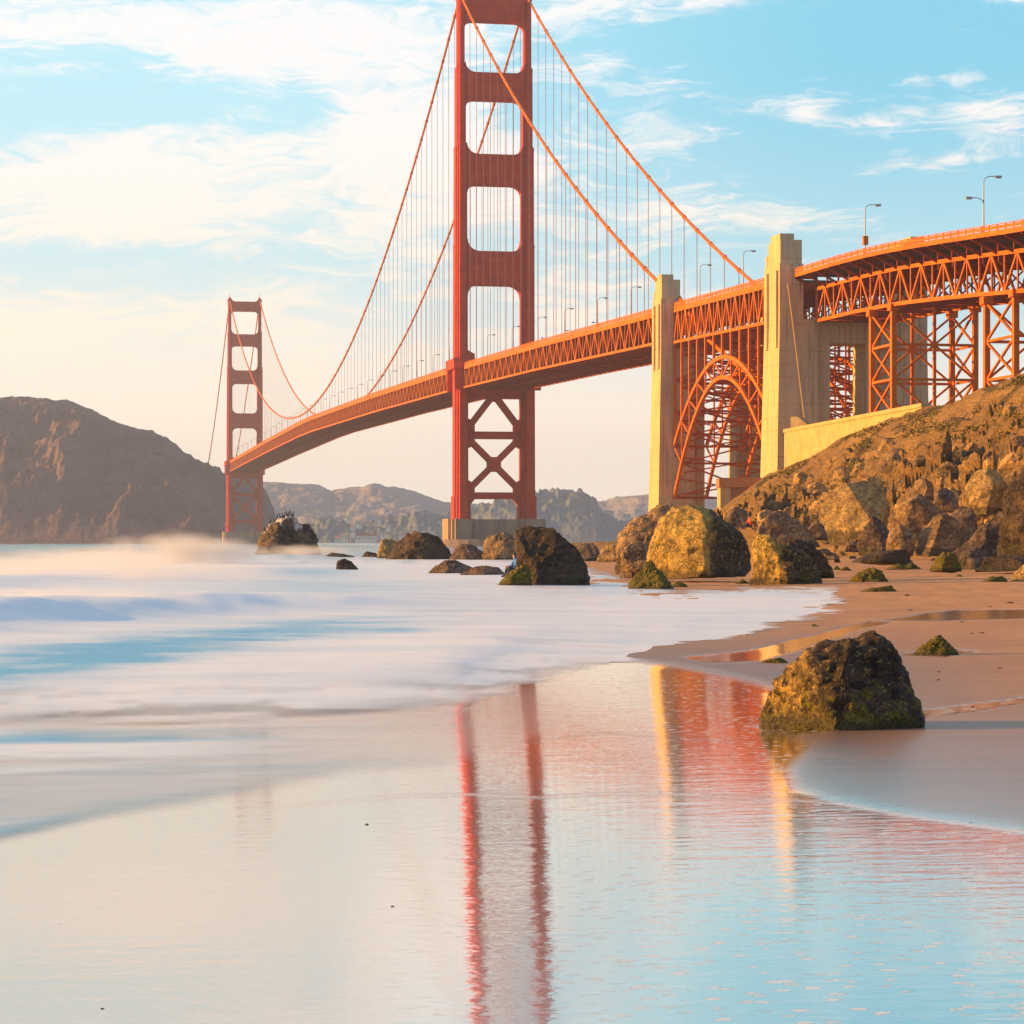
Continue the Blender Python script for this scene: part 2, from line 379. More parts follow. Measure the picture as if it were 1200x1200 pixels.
def rock(name, prof, py_base, m, label, cat='boulder', group=None, Y=None, depth=.8, seed=0, facets=9, rough=.09, res=1.0, cut=(.62, .92), sink=.05, planes=(), parent=None):
    """a boulder whose outline is PROF (photo columns and rows) standing at distance Y, with real depth"""
    cxp = sum(p[0] for p in prof) / len(prof)
    if Y is None: Y = ground_hit(cxp, py_base)
    k = Y / F
    base_z = H + (HZ - py_base) * k
    pts = [((p[0] - cxp) * k, max(0, (py_base - p[1]) * k)) for p in prof]
    x_lo = min(p[0] for p in pts); x_hi = max(p[0] for p in pts)
    top = max(p[1] for p in pts); W = x_hi - x_lo; sz = (W + top) / 2
    def span(z):
        xs = []
        P2 = [(pts[0][0], -1)] + pts + [(pts[-1][0], -1)]
        for (x0, z0), (x1, z1) in zip(P2, P2[1:]):
            if (z0 - z) * (z1 - z) <= 0 and z0 != z1: xs.append(x0 + (z - z0) / (z1 - z0) * (x1 - x0))
        return (min(xs), max(xs)) if len(xs) > 1 else None
    NR = int(30 * res); NA = int(56 * res)
    rnd = random.Random(seed * 77 + 5)
    hwm = W / 2
    rings = []
    for i in range(NR + 1):
        f_ = i / NR; z = top * math.sin(f_ * math.pi / 2) * .999
        sp = span(z) or rings[-1][1:3]
        rings.append((z, sp[0], sp[1]))
    vs = []; hg = []
    dof = rnd.uniform(-.1, .1) * hwm
    for z, a, b in [(-sink * top - .02 * sz, rings[0][1] - .01 * sz, rings[0][2] + .01 * sz)] + rings:
        cx = (a + b) / 2; hw = max((b - a) / 2, .004 * sz); hd = depth * hwm * (hw / hwm) ** .75
        for j in range(NA):
            th = 2 * math.pi * j / NA; cs, sn = math.cos(th), math.sin(th)
            e = .78
            vs.append(Vector((cx + hw * math.copysign(abs(cs) ** e, cs), dof * z / top + hd * math.copysign(abs(sn) ** e, sn), z)))
    # random cutting planes give it flat broken faces
    ctr = Vector((0, 0, top * .35))
    for q in range(facets):
        a = rnd.uniform(-math.pi, 0) if q % 3 else rnd.uniform(0, math.pi)
        n_ = Vector((math.cos(a) * .75, math.sin(a), rnd.uniform(-.25, .75))).normalized()
        sup = max((v - ctr).dot(n_) for v in vs); lim = sup * rnd.uniform(*cut) if abs(n_.y) > .45 else sup * rnd.uniform(.9, 1)
        for v in vs:
            dd = (v - ctr).dot(n_)
            if dd > lim: v -= n_ * (dd - lim) * .93
    for (a_, b_, c_, q_) in planes:
        n_ = Vector((a_, b_, c_)).normalized(); lim = max((v - ctr).dot(n_) for v in vs) * q_
        for v in vs:
            dd = (v - ctr).dot(n_)
            if dd > lim: v -= n_ * (dd - lim) * .96
    so_ = Vector((seed * 3.7, seed * 1.9, seed * 5.1))
    out = []
    for v in vs:
        p = v / sz * 2.2 + so_
        nn = noise.fractal(p, .8, 2.1, 5, noise_basis='PERLIN_ORIGINAL')
        rg = 1 - abs(noise.noise(p * 2.3 + Vector((9, 2, 4)))) * 2
        dr = Vector((v.x, v.y * 1.2, (v.z - top * .3))).normalized()
        am = rough * sz * (nn * .75 + (rg - .5) * .35 + .35 * noise.noise(p * 6.5))
        out.append(v + dr * am); hg.append(max(0, v.z / top))
    me = bpy.data.meshes.new(name)
    fs = []
    for i in range(NR + 1):
        for j in range(NA):
            a = i * NA + j; b = i * NA + (j + 1) % NA; fs.append((a, b, b + NA, a + NA))
    fs.append(tuple((NR + 1) * NA + j for j in range(NA))); fs.append(tuple(reversed(range(NA))))
    me.from_pydata([tuple(v) for v in out], [], fs); me.validate()
    me.polygons.foreach_set('use_smooth', [True] * len(me.polygons))
    at = me.attributes.new('hgt', 'FLOAT', 'POINT'); at.data.foreach_set('value', hg[:len(me.vertices)])
    me.set_sharp_from_angle(angle=R(26))
    me.materials.append(m)
    o = bpy.data.objects.new(name, me); COL.objects.link(o)
    o.location = ((cxp - 600) * k, Y, base_z)
    if parent is None: tag(o, label, cat, group)
    return o


# ------------------------------------------------------------------ beach: one fan-shaped sheet of sand
SHORE = [(735, 662), (700, 657), (690, 664), (722, 671), (742, 682), (792, 690), (872, 687), (962, 687), (1002, 691), (984, 699), (1003, 705),
         (976, 711), (1000, 718), (958, 726), (902, 736), (862, 748), (822, 758), (802, 766), (772, 775), (722, 784), (640, 799), (600, 818),
         (560, 838), (500, 848), (430, 856), (330, 861), (220, 862), (110, 862), (-60, 856), (-900, 850), (-900, 600), (735, 600)]
WASH = [(640, 795), (720, 850), (640, 872), (540, 893), (520, 903), (430, 908), (280, 932), (120, 958), (0, 978), (-900, 1060), (-900, 800), (200, 840)]
FILM = [(640, 765), (725, 772), (795, 783), (862, 798), (908, 813), (925, 832), (900, 848), (868, 851), (905, 862), (935, 880), (918, 905),
        (925, 930), (985, 949), (1070, 966), (1205, 988), (2600, 1180), (2600, 3000), (-1800, 3000), (-1800, 800), (600, 765)]
POOL1 = [(1030, 727), (1080, 721), (1120, 717), (1260, 719), (1260, 727), (1100, 729)]
POOL2 = [(800, 771), (870, 764), (960, 742), (1020, 728), (1045, 729), (1010, 738), (940, 760), (900, 775), (830, 778)]
POOL3 = [(895, 855), (1080, 836), (1240, 815), (1240, 824), (1120, 842), (1000, 858), (930, 866)]
POOL4 = [(1060, 765), (1120, 762), (1150, 765), (1110, 770), (1060, 769)]

def fan(ydist, acols):
    A, Y = np.meshgrid(acols, ydist)
    X = A * Y
    return A * F + 600, H * F / Y + HZ, X, Y
pys = np.concatenate([np.geomspace(3400, 1240, 60), np.arange(1238, 760, -2.0), np.arange(760, 646, -1.0), np.arange(646, 638.2, -.5)])
Yd = H * F / (pys - HZ)
Yd = np.concatenate([Yd, np.geomspace(Yd[-1] * 1.1, 1300, 10)])
ac = np.concatenate([np.linspace(-2600, -60, 60), np.arange(-50, 1255, 2.5), np.linspace(1270, 4200, 70)])
ac = (ac - 600) / F
px, py, X, Y = fan(Yd, ac)
wob = (fbm(X / 1.7, Y / 3.5, 4) - .5)
s_shore = sdf(px, py, SHORE, 1.8)
s_film = sdf(px + wob * 26, py + wob * 8, FILM, 1.5)
wet = sstep(-s_film, -16 * sstep(px, 700, 900) - 4, 6)
damp = sstep(-s_film, -330 - 150 * sstep(px, 900, 1200), -10) * sstep(py, 690, 800)
sheen = np.exp(-np.maximum(s_film, 0) / 120.0) * sstep(py, 790, 880)
for pl in (POOL1, POOL2, POOL3, POOL4):
    sp = sdf(px + wob * 10, py + wob * 3, pl, 3.0); wet = np.maximum(wet, sstep(-sp, -3, 2) * .9)
rip = sstep(px, 640, 800) * sstep(py, 780, 800) * (1 - .25 * sstep(py, 1000, 1080)) + .45 * sstep(py, 1020, 1150) * sstep(px, 380, 650) + .10
rip = np.clip(rip, 0, 1)
FL = [(250, 945), (480, 930), (560, 929), (640, 934), (720, 931), (800, 935), (860, 940), (930, 945), (985, 950), (1070, 966), (1205, 988), (1300, 1004), (1500, 1030)]
FL2 = [(600, 872), (700, 862), (780, 868), (840, 872), (900, 878)]
def pline(P_, wdt):
    yy = np.interp(px + wob * 30, [a for a, b in P_], [b for a, b in P_]) + wob * 5
    return np.exp(-((py - yy) / wdt) ** 2) * sstep(px, P_[0][0], P_[0][0] + 80) * sstep(px, P_[-1][0], P_[-1][0] - 60)
fline = np.clip(pline(FL, 2.2) * .95 + pline(FL2, 1.6) * .45, 0, 1)
z = ground_z(X, Y)
z = z + (1 - wet) * .010 * sstep(-s_film, -90, 0)
z = z + (fbm(X / 2.3, Y / 4.0, 4) - .5) * .05 * (1 - wet) * sstep(Y, 20, 60) + (fbm(X / .55, Y / .8, 3) - .5) * .05 * sstep(py, 735, 690) * (1 - wet)
z = z + (fbm(X / 9, Y / 9, 3) - .5) * .5 * sstep(py, 668, 655) * sstep(px, 800, 900)
z = z - .03 * sstep(-s_shore, 20, 80)
m_sand, t = mat('beach_sand')
p_ = t.pos()
wt = t.attr('wet'); dp = t.attr('damp'); rp = t.attr('ripple'); sh = t.attr('sheen')
fine = t.noise(p_, 60, 5, .7)
dry = t.mix(t.ss(t.noise(p_, .35, 6, .6), .3, .7), (0.58, 0.315, 0.14), (0.48, 0.25, 0.115))
dry = t.mix(t.ss(t.noise(p_, 6, 5, .7), .58, .72, 0, .35), dry, (0.26, 0.15, 0.09))
dry = t.mix(t.ss(t.noise(t.scl(p_, (.12, 1, 1)), 1.6, 5, .65), .45, .7, 0, .4), dry, (0.36, 0.20, 0.11))
dampc = t.mix(t.ss(t.noise(t.scl(p_, (.35, 1, 1)), 1.3, 5, .6), .3, .7), (0.26, 0.148, 0.10), (0.20, 0.122, 0.094))
c = t.mix(dp, dry, dampc)
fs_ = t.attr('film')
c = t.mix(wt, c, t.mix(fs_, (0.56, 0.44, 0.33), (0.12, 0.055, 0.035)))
spk2 = t.ss(t.noise(p_, 24, 3, .8), .70, .76)
c = t.mix(t.m('MULTIPLY', spk2, t.m('SUBTRACT', 1.0, wt)), c, (.10, .07, .05))
speck = t.ss(t.voro(p_, 2.3), .05, .02)
c = t.mix(t.m('MULTIPLY', speck, .8), c, (.03, .02, .015))
# foam bubbles left on the film, in patches
bub = t.ss(t.m('ADD', t.voro(t.scl(p_, (.7, 1, 1)), 11), t.m('MULTIPLY', t.noise(p_, 30, 3, .6), .35)), .50, .40)
bubm = t.m('MULTIPLY', t.m('MULTIPLY', bub, wt), t.m('MULTIPLY', rp, t.ss(t.noise(t.scl(p_, (1, .6, 1)), 3.2, 5, .7), .36, .52)))
bubm = t.m('MAXIMUM', bubm, t.m('MULTIPLY', t.attr('line'), t.ss(t.noise(p_, 20, 4, .7), .35, .5)))
c = t.mix(bubm, c, (.80, .80, .80))
rl = t.noise(t.scl(p_, (.8, 1.5, 1)), 9, 5, .75)
rs = t.noise(t.scl(p_, (.5, 2.0, 1)), 2.2, 4, .55)
pebble = t.noise(p_, 42, 3, .6)
wv = t.noise(t.scl(p_, (1.6, 3.0, 1)), 2.6, 3, .6)
hfilm = t.m('ADD', t.m('ADD', t.m('MULTIPLY', wv, .0016), t.m('MULTIPLY', rs, t.m('MULTIPLY_ADD', rp, .0008, .0011))), t.m('MULTIPLY', t.m('MULTIPLY', t.m('ADD', rl, t.m('MULTIPLY', pebble, .12)), rp), .00040))
hs = t.m('ADD', t.m('MULTIPLY', fine, .0015), t.m('MULTIPLY', t.noise(t.scl(p_, (.6, 1.2, 1)), 2.0, 5, .6), t.m('MULTIPLY_ADD', dp, -.04, .05)))
hh = t.node('ShaderNodeMix', data_type='FLOAT'); t.put(hh.inputs[0], wt); t.put(hh.inputs[2], hs); t.put(hh.inputs[3], hfilm)
nb = t.bump(hh.outputs[0], 1.0, 1.0)
dry_sh = t.bsdf(c, t.m('MULTIPLY_ADD', dp, -.36, .82), normal=nb, spec=t.m('MULTIPLY_ADD', dp, .5, .2), out=False)
gl = t.node('ShaderNodeBsdfGlossy'); gl.inputs['Color'].default_value = (1, .95, .88, 1); t.put(gl.inputs['Normal'], nb)
t.put(gl.inputs['Roughness'], t.m('MULTIPLY_ADD', wt, -.175, .24))
fr = t.node('ShaderNodeFresnel'); fr.inputs[0].default_value = 1.6
fac = t.m('MULTIPLY', t.m('ADD', t.m('MULTIPLY', wt, t.m('MULTIPLY_ADD', fs_, .37, .56)), t.m('MULTIPLY', t.m('MULTIPLY', sh, .62), t.m('SUBTRACT', 1.0, wt))), t.m('MULTIPLY_ADD', t.m('POWER', fr.outputs[0], .5), .9, .35), clamp=True)
fac = t.m('MULTIPLY', fac, t.m('SUBTRACT', 1.0, t.m('MULTIPLY', bubm, .8)))
mx = t.node('ShaderNodeMixShader'); t.put(mx.inputs[0], fac); t.l.new(dry_sh, mx.inputs[1]); t.l.new(gl.outputs[0], mx.inputs[2])
t.out(mx.outputs[0])
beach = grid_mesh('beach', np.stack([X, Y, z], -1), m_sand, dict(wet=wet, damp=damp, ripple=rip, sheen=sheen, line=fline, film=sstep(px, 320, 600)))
tag(beach, 'wet sand beach with a mirror film of water reflecting the bridge', kind='structure')

# ------------------------------------------------------------------ sea: milky long-swell sheet
pys = np.concatenate([np.geomspace(2600, 1110, 16), np.arange(1100, 760, -3.0), np.arange(760, 646, -1.2), np.arange(645.5, 637.2, -.4)])
Yd = H * F / (pys - HZ)
Yd = np.concatenate([Yd, np.geomspace(Yd[-1] * 1.08, 6900, 30)])
ac = np.concatenate([np.linspace(-1700, -60, 50), np.arange(-50, 1255, 3.0), np.linspace(1270, 3000, 30)])
ac = (ac - 600) / F
px, py, X, Y = fan(Yd, ac)
wob = (fbm(X / 1.1, Y / 2.4, 4) - .5); wob2 = fbm(X / .5, Y / .8, 3) - .5
s_ = sdf(px + wob * 50 + wob2 * 16, py + wob * 14 + wob2 * 4, SHORE, 1.8)
s2 = sdf(px + wob * 50, py + wob * 12, WASH, 1.8)
near_a = sstep(-s_, -1, 12 + 55 * sstep(px, 760, 420)); wash_a = sstep(-s2, -1, 40)
n_str = fbm(X / 3.0, Y / 1.3, 5)
near_a = near_a * (1 - .55 * sstep(fbm(X / 1.6, Y / .7, 5, .6), .45, .62) * sstep(-s_, 120, 20) * sstep(px, 780, 500))
alpha = np.maximum(near_a, wash_a * (.14 + .46 * sstep(px, 640, 200) + .45 * sstep(n_str, .42, .62) * sstep(px, 700, 0)))
edge_line = np.exp(-((s_ + 6) / 5.0) ** 2) * sstep(px, 780, 900)
rim2 = np.exp(-((s2 + 22) / 16.0) ** 2) * sstep(px, 480, 60)
alpha = np.where(Y > 330, 1.0, alpha); near_a = np.where(Y > 330, 1.0, near_a)
zs = .012 + 0 * X
def crest(pxa, Ya, wa, amp): return amp * np.exp(-(np.where(Y < Ya, (Y - Ya) / (wa * .55), (Y - Ya) / (wa * 1.8))) ** 2)
n_l = fbm(X / 9, Y / 14, 4); n_m = fbm(X / 2.6, Y / 5, 4)
y1 = 50 + .035 * (px - 0); a1 = sstep(px, 640, 120) * (.26 + .30 * n_m)
y2 = 100 + .10 * px; a2 = (sstep(px, 360, 250) * .22 + .12 * sstep(px, 800, 300)) * (.4 + .9 * n_l)
y3 = 205 + .12 * px; a3 = np.exp(-((px - 215) / 70.0) ** 2) * (.3 + .9 * n_m) + np.exp(-((px - 335) / 45.0) ** 2) * .5
zs = zs + crest(px, y1, 7, 1) * a1 + crest(px, y2, 16, 1) * a2 * .8 + crest(px, y3, 26, 1) * a3 * .8
zs = zs + (fbm(X / 5, Y / 9, 4) - .5) * .10 * sstep(-s_, 20, 120)
zs = zs + .06 * sstep(-s_, 4, 60) + np.where(Y > 330, (fbm(X / 14, Y / 22, 4) - .5) * .5, 0)
zs = zs * sstep(-s_, 0, 120) + ground_z(X, Y) * (1 - sstep(Y, 60, 120) * sstep(px, 900, 700)) * (Y < 330) + .006 - .02 * sstep(-s_, 20, 80)
zs = np.where((alpha < .02) & (Y < 330), ground_z(X, Y) + .004, zs)
# right-hand sea beyond the bluff stays level with the open water
fe = np.interp(px, [-900, 0, 70, 110, 160, 195, 240, 290, 400, 600, 800], [672, 664, 659, 656, 653, 642, 646, 650, 655, 652, 650])
foam = sstep(py + (fbm(px / 30, py / 6, 3) - .5) * 14, fe - 5, fe + 7)
foam = np.where(Y > 330, 0, foam)
bl = np.exp(-((py - (792 - .16 * px + .00006 * px ** 2)) / (16 + 8 * sstep(px, 300, 0))) ** 2) * sstep(px, 720, 120) * .95
bl = bl * (.45 + 1.25 * sstep(fbm(X / 2.6, Y / 2.0, 6, .65), .25, .78))
bl = bl + np.exp(-((py - 742) / 4.0) ** 2 - ((px - 470) / 40.) ** 2) * .5
bl = bl + .45 * np.exp(-((py - 690) / 12.0) ** 2) * np.exp(-((px - 380) / 160.) ** 2) + .55 * np.exp(-((py - 672) / 6.0) ** 2) * np.exp(-((px - 360) / 60.) ** 2)
bl = bl + np.exp(-((py - 862) / 3.5) ** 2) * sstep(px, 520, 60) * .5 + rim2 * .35
bl = bl + .26 * sstep(py, 850, 880) + .38 * np.exp(-((py - 858) / 5.) ** 2) * sstep(px, 560, 200) * (.3 + vnoise(px / 60, py / 3))
bl = bl + .30 * sstep(py, 705, 690) * sstep(px, 640, 700) * (1 - sstep(px, 960, 1000))
m_sea, t = mat('milky_sea_water')
p_ = t.pos(); fo = t.attr('foam'); al = t.attr('alpha'); b_ = t.attr('blue'); ed = t.attr('edge')
st = t.noise(t.scl(p_, (.30, 1.0, 1)), 1.1, 6, .70)
st2 = t.noise(t.scl(p_, (.22, 1.2, 1)), .35, 5, .6)
stf = t.noise(t.scl(p_, (.25, 1.0, 1)), 4.5, 5, .65)
bm_ = t.ss(t.m('ADD', t.m('ADD', t.m('ADD', b_, t.m('MULTIPLY', st, .50)), t.m('MULTIPLY', st2, .45)), t.m('MULTIPLY', stf, .50)), .62, 1.75)
white = t.mix(t.ss(st2, .4, .65), (0.90, 0.94, 0.97), (0.80, 0.88, 0.95))
foamc = t.mix(bm_, white, (0.13, 0.50, 0.80))
foamc = t.mix(t.ss(t.noise(t.scl(p_, (.16, 1.0, 1)), 7.0, 4, .7), .56, .70, 0, .5), foamc, (0.52, 0.62, 0.70))
wat = t.mix(t.ss(t.noise(t.scl(p_, (.3, 1, 1)), .12, 5, .6), .35, .7), (0.11, 0.25, 0.28), (0.22, 0.36, 0.38))
c = t.mix(fo, wat, foamc)
c = t.mix(ed, c, (.9, .9, .88))
ripl = t.m('ADD', t.m('MULTIPLY', t.noise(t.scl(p_, (.35, 1, 1)), .5, 5, .6), .30), t.m('MULTIPLY', t.noise(t.scl(p_, (.4, 1, 1)), 2.6, 4, .6), .02))
nb = t.bump(ripl, t.m('MULTIPLY_ADD', fo, -.80, 1.0), 1.0)
sh_ = t.bsdf(c, t.m('MULTIPLY_ADD', fo, .22, .22), normal=nb, spec=.5, ior=1.33, out=False)
tr = t.node('ShaderNodeBsdfTransparent')
mx = t.node('ShaderNodeMixShader'); t.put(mx.inputs[0], al); t.l.new(tr.outputs[0], mx.inputs[1]); t.l.new(sh_, mx.inputs[2])
t.out(mx.outputs[0])
# drop the faces where no water stands
sea = grid_mesh('sea', np.stack([X, Y, zs], -1), m_sea, dict(foam=foam, alpha=alpha, blue=bl, edge=np.clip(edge_line, 0, 1)))
import bmesh
bm = bmesh.new(); bm.from_mesh(sea.data); bm.verts.ensure_lookup_table()
dead = (alpha < .004).reshape(-1)
bmesh.ops.delete(bm, geom=[v for v in bm.verts if dead[v.index]], context='VERTS'); bm.to_mesh(sea.data); bm.free()
tag(sea, 'milky white and blue sea washing up the beach', kind='structure')

# seabed / coastal ground under everything, so nothing ends in the air
b_ = MB(); b_.box(-6000, 6000, -60, 6950, -3.2, -2.6)
m_bed, t = mat('seabed'); t.bsdf((.12, .10, .08), .9)
tag(b_.build('seabed', m_bed), kind='structure')

# ------------------------------------------------------------------ bridge frame: local x = across (east +), local y = along (north +)
BX, BY = -7.5, 1001.0
BR = math.atan2(.1876, .9822)
ZD_T = [-700, -640, -585.6, -549.7, -528, -507.9, -480.2, -459.7, -432.7, -341.7, -318.8, -154.4, -16.4, 50.6, 267, 572.7, 653.3, 914.5, 1283, 1700]
ZD_Z = [51.5, 54.8, 57.6, 60.0, 61.3, 62.4, 63.2, 63.5, 64.0, 66.4, 67.1, 71.4, 74.3, 75.6, 79.0, 82.4, 82.5, 80.5, 76.8, 70]
def zr(t): return float(np.interp(t, ZD_T, ZD_Z))      # top of the kerb rail
SPAN, SIDE = 1280.0, 335.0
def zc(t):
    if 0 <= t <= SPAN: return 86 + (226 - 86) * ((t - 640) / 640) ** 2
    u = (-t if t < 0 else t - SPAN) / SIDE
    return 226 + (71.5 - 226) * u - 9.9 * 4 * u * (1 - u)

br = empty('suspension_bridge', (BX, BY, 0), BR)
tag(br, 'long orange suspension bridge with two tall portal towers crossing the strait', 'bridge')

def leg_sections(mb, cx):
    """stepped, fluted hollow-cell leg: cruciform plan getting slimmer at each strut"""
    secs = [(11, 20, 6.6, 17.5, 6.4, 17), (20, 70.5, 5.6, 14.5, 5.4, 14), (70.5, 123, 5.3, 13.6, 5.1, 13.2), (123, 163, 4.9, 12.6, 4.7, 12.2), (163, 195.6, 3.9, 10.4, 3.8, 10.2), (195.6, 224, 3.0, 8.4, 2.9, 8.2)]
    for z0, z1, w0, d0, w1, d1 in secs:
        for fw, fd in ((1, .44), (.78, .72), (.52, 1)):
            mb.taper((cx - w0 * fw / 2, cx + w0 * fw / 2, -d0 * fd / 2, d0 * fd / 2), (cx - w1 * fw / 2, cx + w1 * fw / 2, -d1 * fd / 2, d1 * fd / 2), z0, z1)
        for fw, fd in ((1.03, .47), (.81, .75), (.55, 1.02)):
            mb.box(cx - w1 * fw / 2, cx + w1 * fw / 2, -d1 * fd / 2, d1 * fd / 2, z1 - .9, z1 + .35)
def strut_panel(mb, zb, zt, hw, wleg, r, dep):
    """portal strut with rounded stepped brackets top and bottom"""
    x = 13.9 - wleg / 2 + .4
    pts = []
    for k in range(7):
        a = k / 6 * math.pi / 2; pts.append((-x + r * (1 - math.sin(a)) , zb - r * (1 - math.cos(a)) - 0 * r))
    low = [(-x, zb - r)] + [(-x + r * (1 - math.cos(a * math.pi / 12)), zb - r + r * math.sin(a * math.pi / 12)) for a in range(1, 7)]
    up = [(-x + r * (1 - math.cos(a * math.pi / 12)), zt + r - r * math.sin(a * math.pi / 12)) for a in range(6, 0, -1)] + [(-x, zt + r)]
    left = low[::-1]
    loop = low + [(-px_, pz_) for px_, pz_ in low[::-1]] + [(-px_, pz_) for px_, pz_ in up[::-1]] + up
    mb.prism(loop, -dep / 2, dep / 2, 'y')
    n = 9
    for i in range(n):      # art-deco vertical ribs on the panel faces
        cx = -x + (i + .5) * 2 * x / n
        for s in (-1, 1):
            mb.box(cx - x / n * .45, cx + x / n * .45, s * dep / 2 - .2, s * dep / 2 + .2, zb + .8, zt - .8)
def make_tower(parent, name='tower'):
    tw = empty(name, (0, 0, 0), 0, parent)
    for s in (-1, 1):
        mb = MB(); leg_sections(mb, 13.9 * s); lg = mb.build('leg', m_tower, tw)
        mb = MB(); mb.box(13.9 * s - 1.7, 13.9 * s + 1.7, -3.6, 3.6, 224.1, 226.2); mb.taper((13.9 * s - 1.1, 13.9 * s + 1.1, -2.4, 2.4), (13.9 * s - .5, 13.9 * s + .5, -1, 1), 226.2, 228.0)
        mb.tube([(13.9 * s, 0, 228), (13.9 * s, 0, 232)], .18, 6); mb.build('cable_saddle', m_tower, tw)
        mb = MB(); mb.box(s * 13.9 - 4.4, s * 13.9 + 4.4, -10.5, 10.5, 72.2, 74.0); mb.box(s * 13.9 - 4.4, s * 13.9 + 4.4, -10.5, -10.2, 74, 76.4)
        mb.box(s * 18.0 - (.0 if s > 0 else 0) , s * 18.3, -10.5, 10.5, 74, 76.2); mb.box(s * 13.9 - 4.4, s * 13.9 + 4.4, 10.2, 10.5, 74, 76.4)
        mb.box(s * 13.9 - 4.0, s * 13.9 + 4.0, -9.5, -8.6, 63.5, 72.2); mb.box(s * 13.9 - 4.0, s * 13.9 + 4.0, 8.6, 9.5, 63.5, 72.2)
        mb.build('walkway', m_tower, tw)
    for zb, zt, wl, r, dep in ((215, 224, 3.0, 4.0, 6.6), (182.8, 193.7, 3.9, 4.2, 7.6), (148, 160.2, 4.9, 4.6, 9.0), (107, 120.5, 5.3, 5.0, 9.8)):
        mb = MB(); strut_panel(mb, zb, zt, 0, wl, r, dep); mb.build('strut', m_tower, tw)
    # stepped haunches of the lowest portal
    x = 13.9 - 2.6
    def member(a, b, wd, dep=4.6, name='brace', extra=()):
        mb = MB(); mb.bar(a, b, wd, dep, up=(0, 1, 0))
        for e in extra: mb.prism(e, -dep / 2 - .1, dep / 2 + .1, 'y')
        mb.build(name, m_tower, tw)
    member((-x, 0, 45.4), (x, 0, 45.4), 3.0, 4.6, 'brace')
    member((-x, 0, 20.6), (x, 0, 20.6), 2.8, 4.6, 'brace')
    for (za, zb2) in ((47.5, 77.0), (22.3, 44.6)):
        zm = (za + zb2) / 2
        gx = 2.6
        mb = MB(); mb.bar((-x, 0, za), (x, 0, zb2), 2.3, 4.3, up=(0, 1, 0)); mb.build('brace', m_tower, tw)
        mb = MB(); mb.bar((x, 0, za), (-x, 0, zb2), 2.3, 4.2, up=(0, 1, 0))
        mb.prism([(-gx, zm - 1.4), (-1.2, zm - 3), (1.2, zm - 3), (gx, zm - 1.4), (gx, zm + 1.4), (1.2, zm + 3), (-1.2, zm + 3), (-gx, zm + 1.4)], -2.4, 2.4, 'y')
        for s in (-1, 1):
            for zz, q in ((za, 1), (zb2, -1)):
                mb.prism([(s * x, zz - q * 3.2), (s * (x - 3.0), zz - q * 1.6), (s * (x - 3.0), zz + q * 2.6), (s * (x - 1), zz + q * 4.4), (s * x, zz + q * 4.6)], -2.36, 2.36, 'y')
        mb.build('brace', m_tower, tw)
    # deck level cross beam
    mb = MB(); mb.box(-x, x, -4, 4, 60.5, 66); mb.build('brace', m_tower, tw)
    # arch-shaped portal feet above the pier
    for s in (-1, 1):
        mb = MB(); mb.prism([(s * (x - 0), 19.4), (s * (x - 3), 19.3), (s * (x - 1.2), 17), (s * (x - 1.2), 11.1), (s * x, 11.1)], -3, 3, 'y'); mb.build('brace', m_tower, tw)
    mb = MB()
    for s in (-1, 1):
        for fw, fd in ((1, .6), (.8, .8), (.6, 1)):
            mb.box(s * 14.6 - 5.6 * fw, s * 14.6 + 5.6 * fw, -12.5 * fd, 12.5 * fd, -2.5, 11.05 + fw * .02)
    mb.box(-12, 12, -7.6, 7.6, -2.5, 10.9)
    mb.build('pier', m_pier, tw)
    return tw
def fender(tw):
    mb = MB(); ring = []; inn = []
    for k in range(40):
        a = 2 * math.pi * k / 40; ring.append((30 * math.cos(a), 22 * math.sin(a))); inn.append((27 * math.cos(a), 19 * math.sin(a)))
    n = 40; vs = [(x, y, -2.5) for x, y in ring] + [(x, y, 2.7) for x, y in ring] + [(x, y, 2.7) for x, y in inn] + [(x, y, -2.5) for x, y in inn]
    fs = []
    for r_ in range(3): fs += [(r_ * n + i, r_ * n + (i + 1) % n, (r_ + 1) * n + (i + 1) % n, (r_ + 1) * n + i) for i in range(n)]
    mb.add(vs, fs); mb.build('fender', m_pier, tw)
tw = make_tower(br); tw['label'] = 'nearer orange tower on a concrete pier behind the dark surf rocks'
tw2 = tw.copy(); COL.objects.link(tw2); tw2.location = (0, SPAN, 0); tw2['label'] = 'far hazy orange tower beside the dark headland'
for ch in list(tw.children):
    c2 = ch.copy(); COL.objects.link(c2); c2.parent = tw2
fender(tw)

# main cables with their bands
PAN = 15.24
tees = [-SIDE + 7 + PAN * k for k in range(22)] ; tees = [q for q in tees if q < -8]
tmain = [PAN * (k + 1) - 1 for k in range(83)]
for s in (-1, 1):
    mb = MB()
    ts_ = list(np.arange(-SIDE, 0, 8.4)) + list(np.arange(0, SPAN, 8.0)) + list(np.arange(SPAN, SPAN + SIDE + 1, 8.4))
    pts = [(13.9 * s, t_, zc(t_)) for t_ in ts_]
    if s: pts = [(11.5 * s, -470, 22), (11.5 * s, -428, 36.5), (11.7 * s, -367, 56), (12.2 * s, -345, 68)] + pts
    mb.tube(pts, .50, 8)
    for q in tees + tmain:
        a, b = Vector((13.9 * s, q - .8, zc(q - .8))), Vector((13.9 * s, q + .8, zc(q + .8))); mb.tube([a, b], .68, 8)
    cb = mb.build('main_cable', m_orange, br, smooth=False)
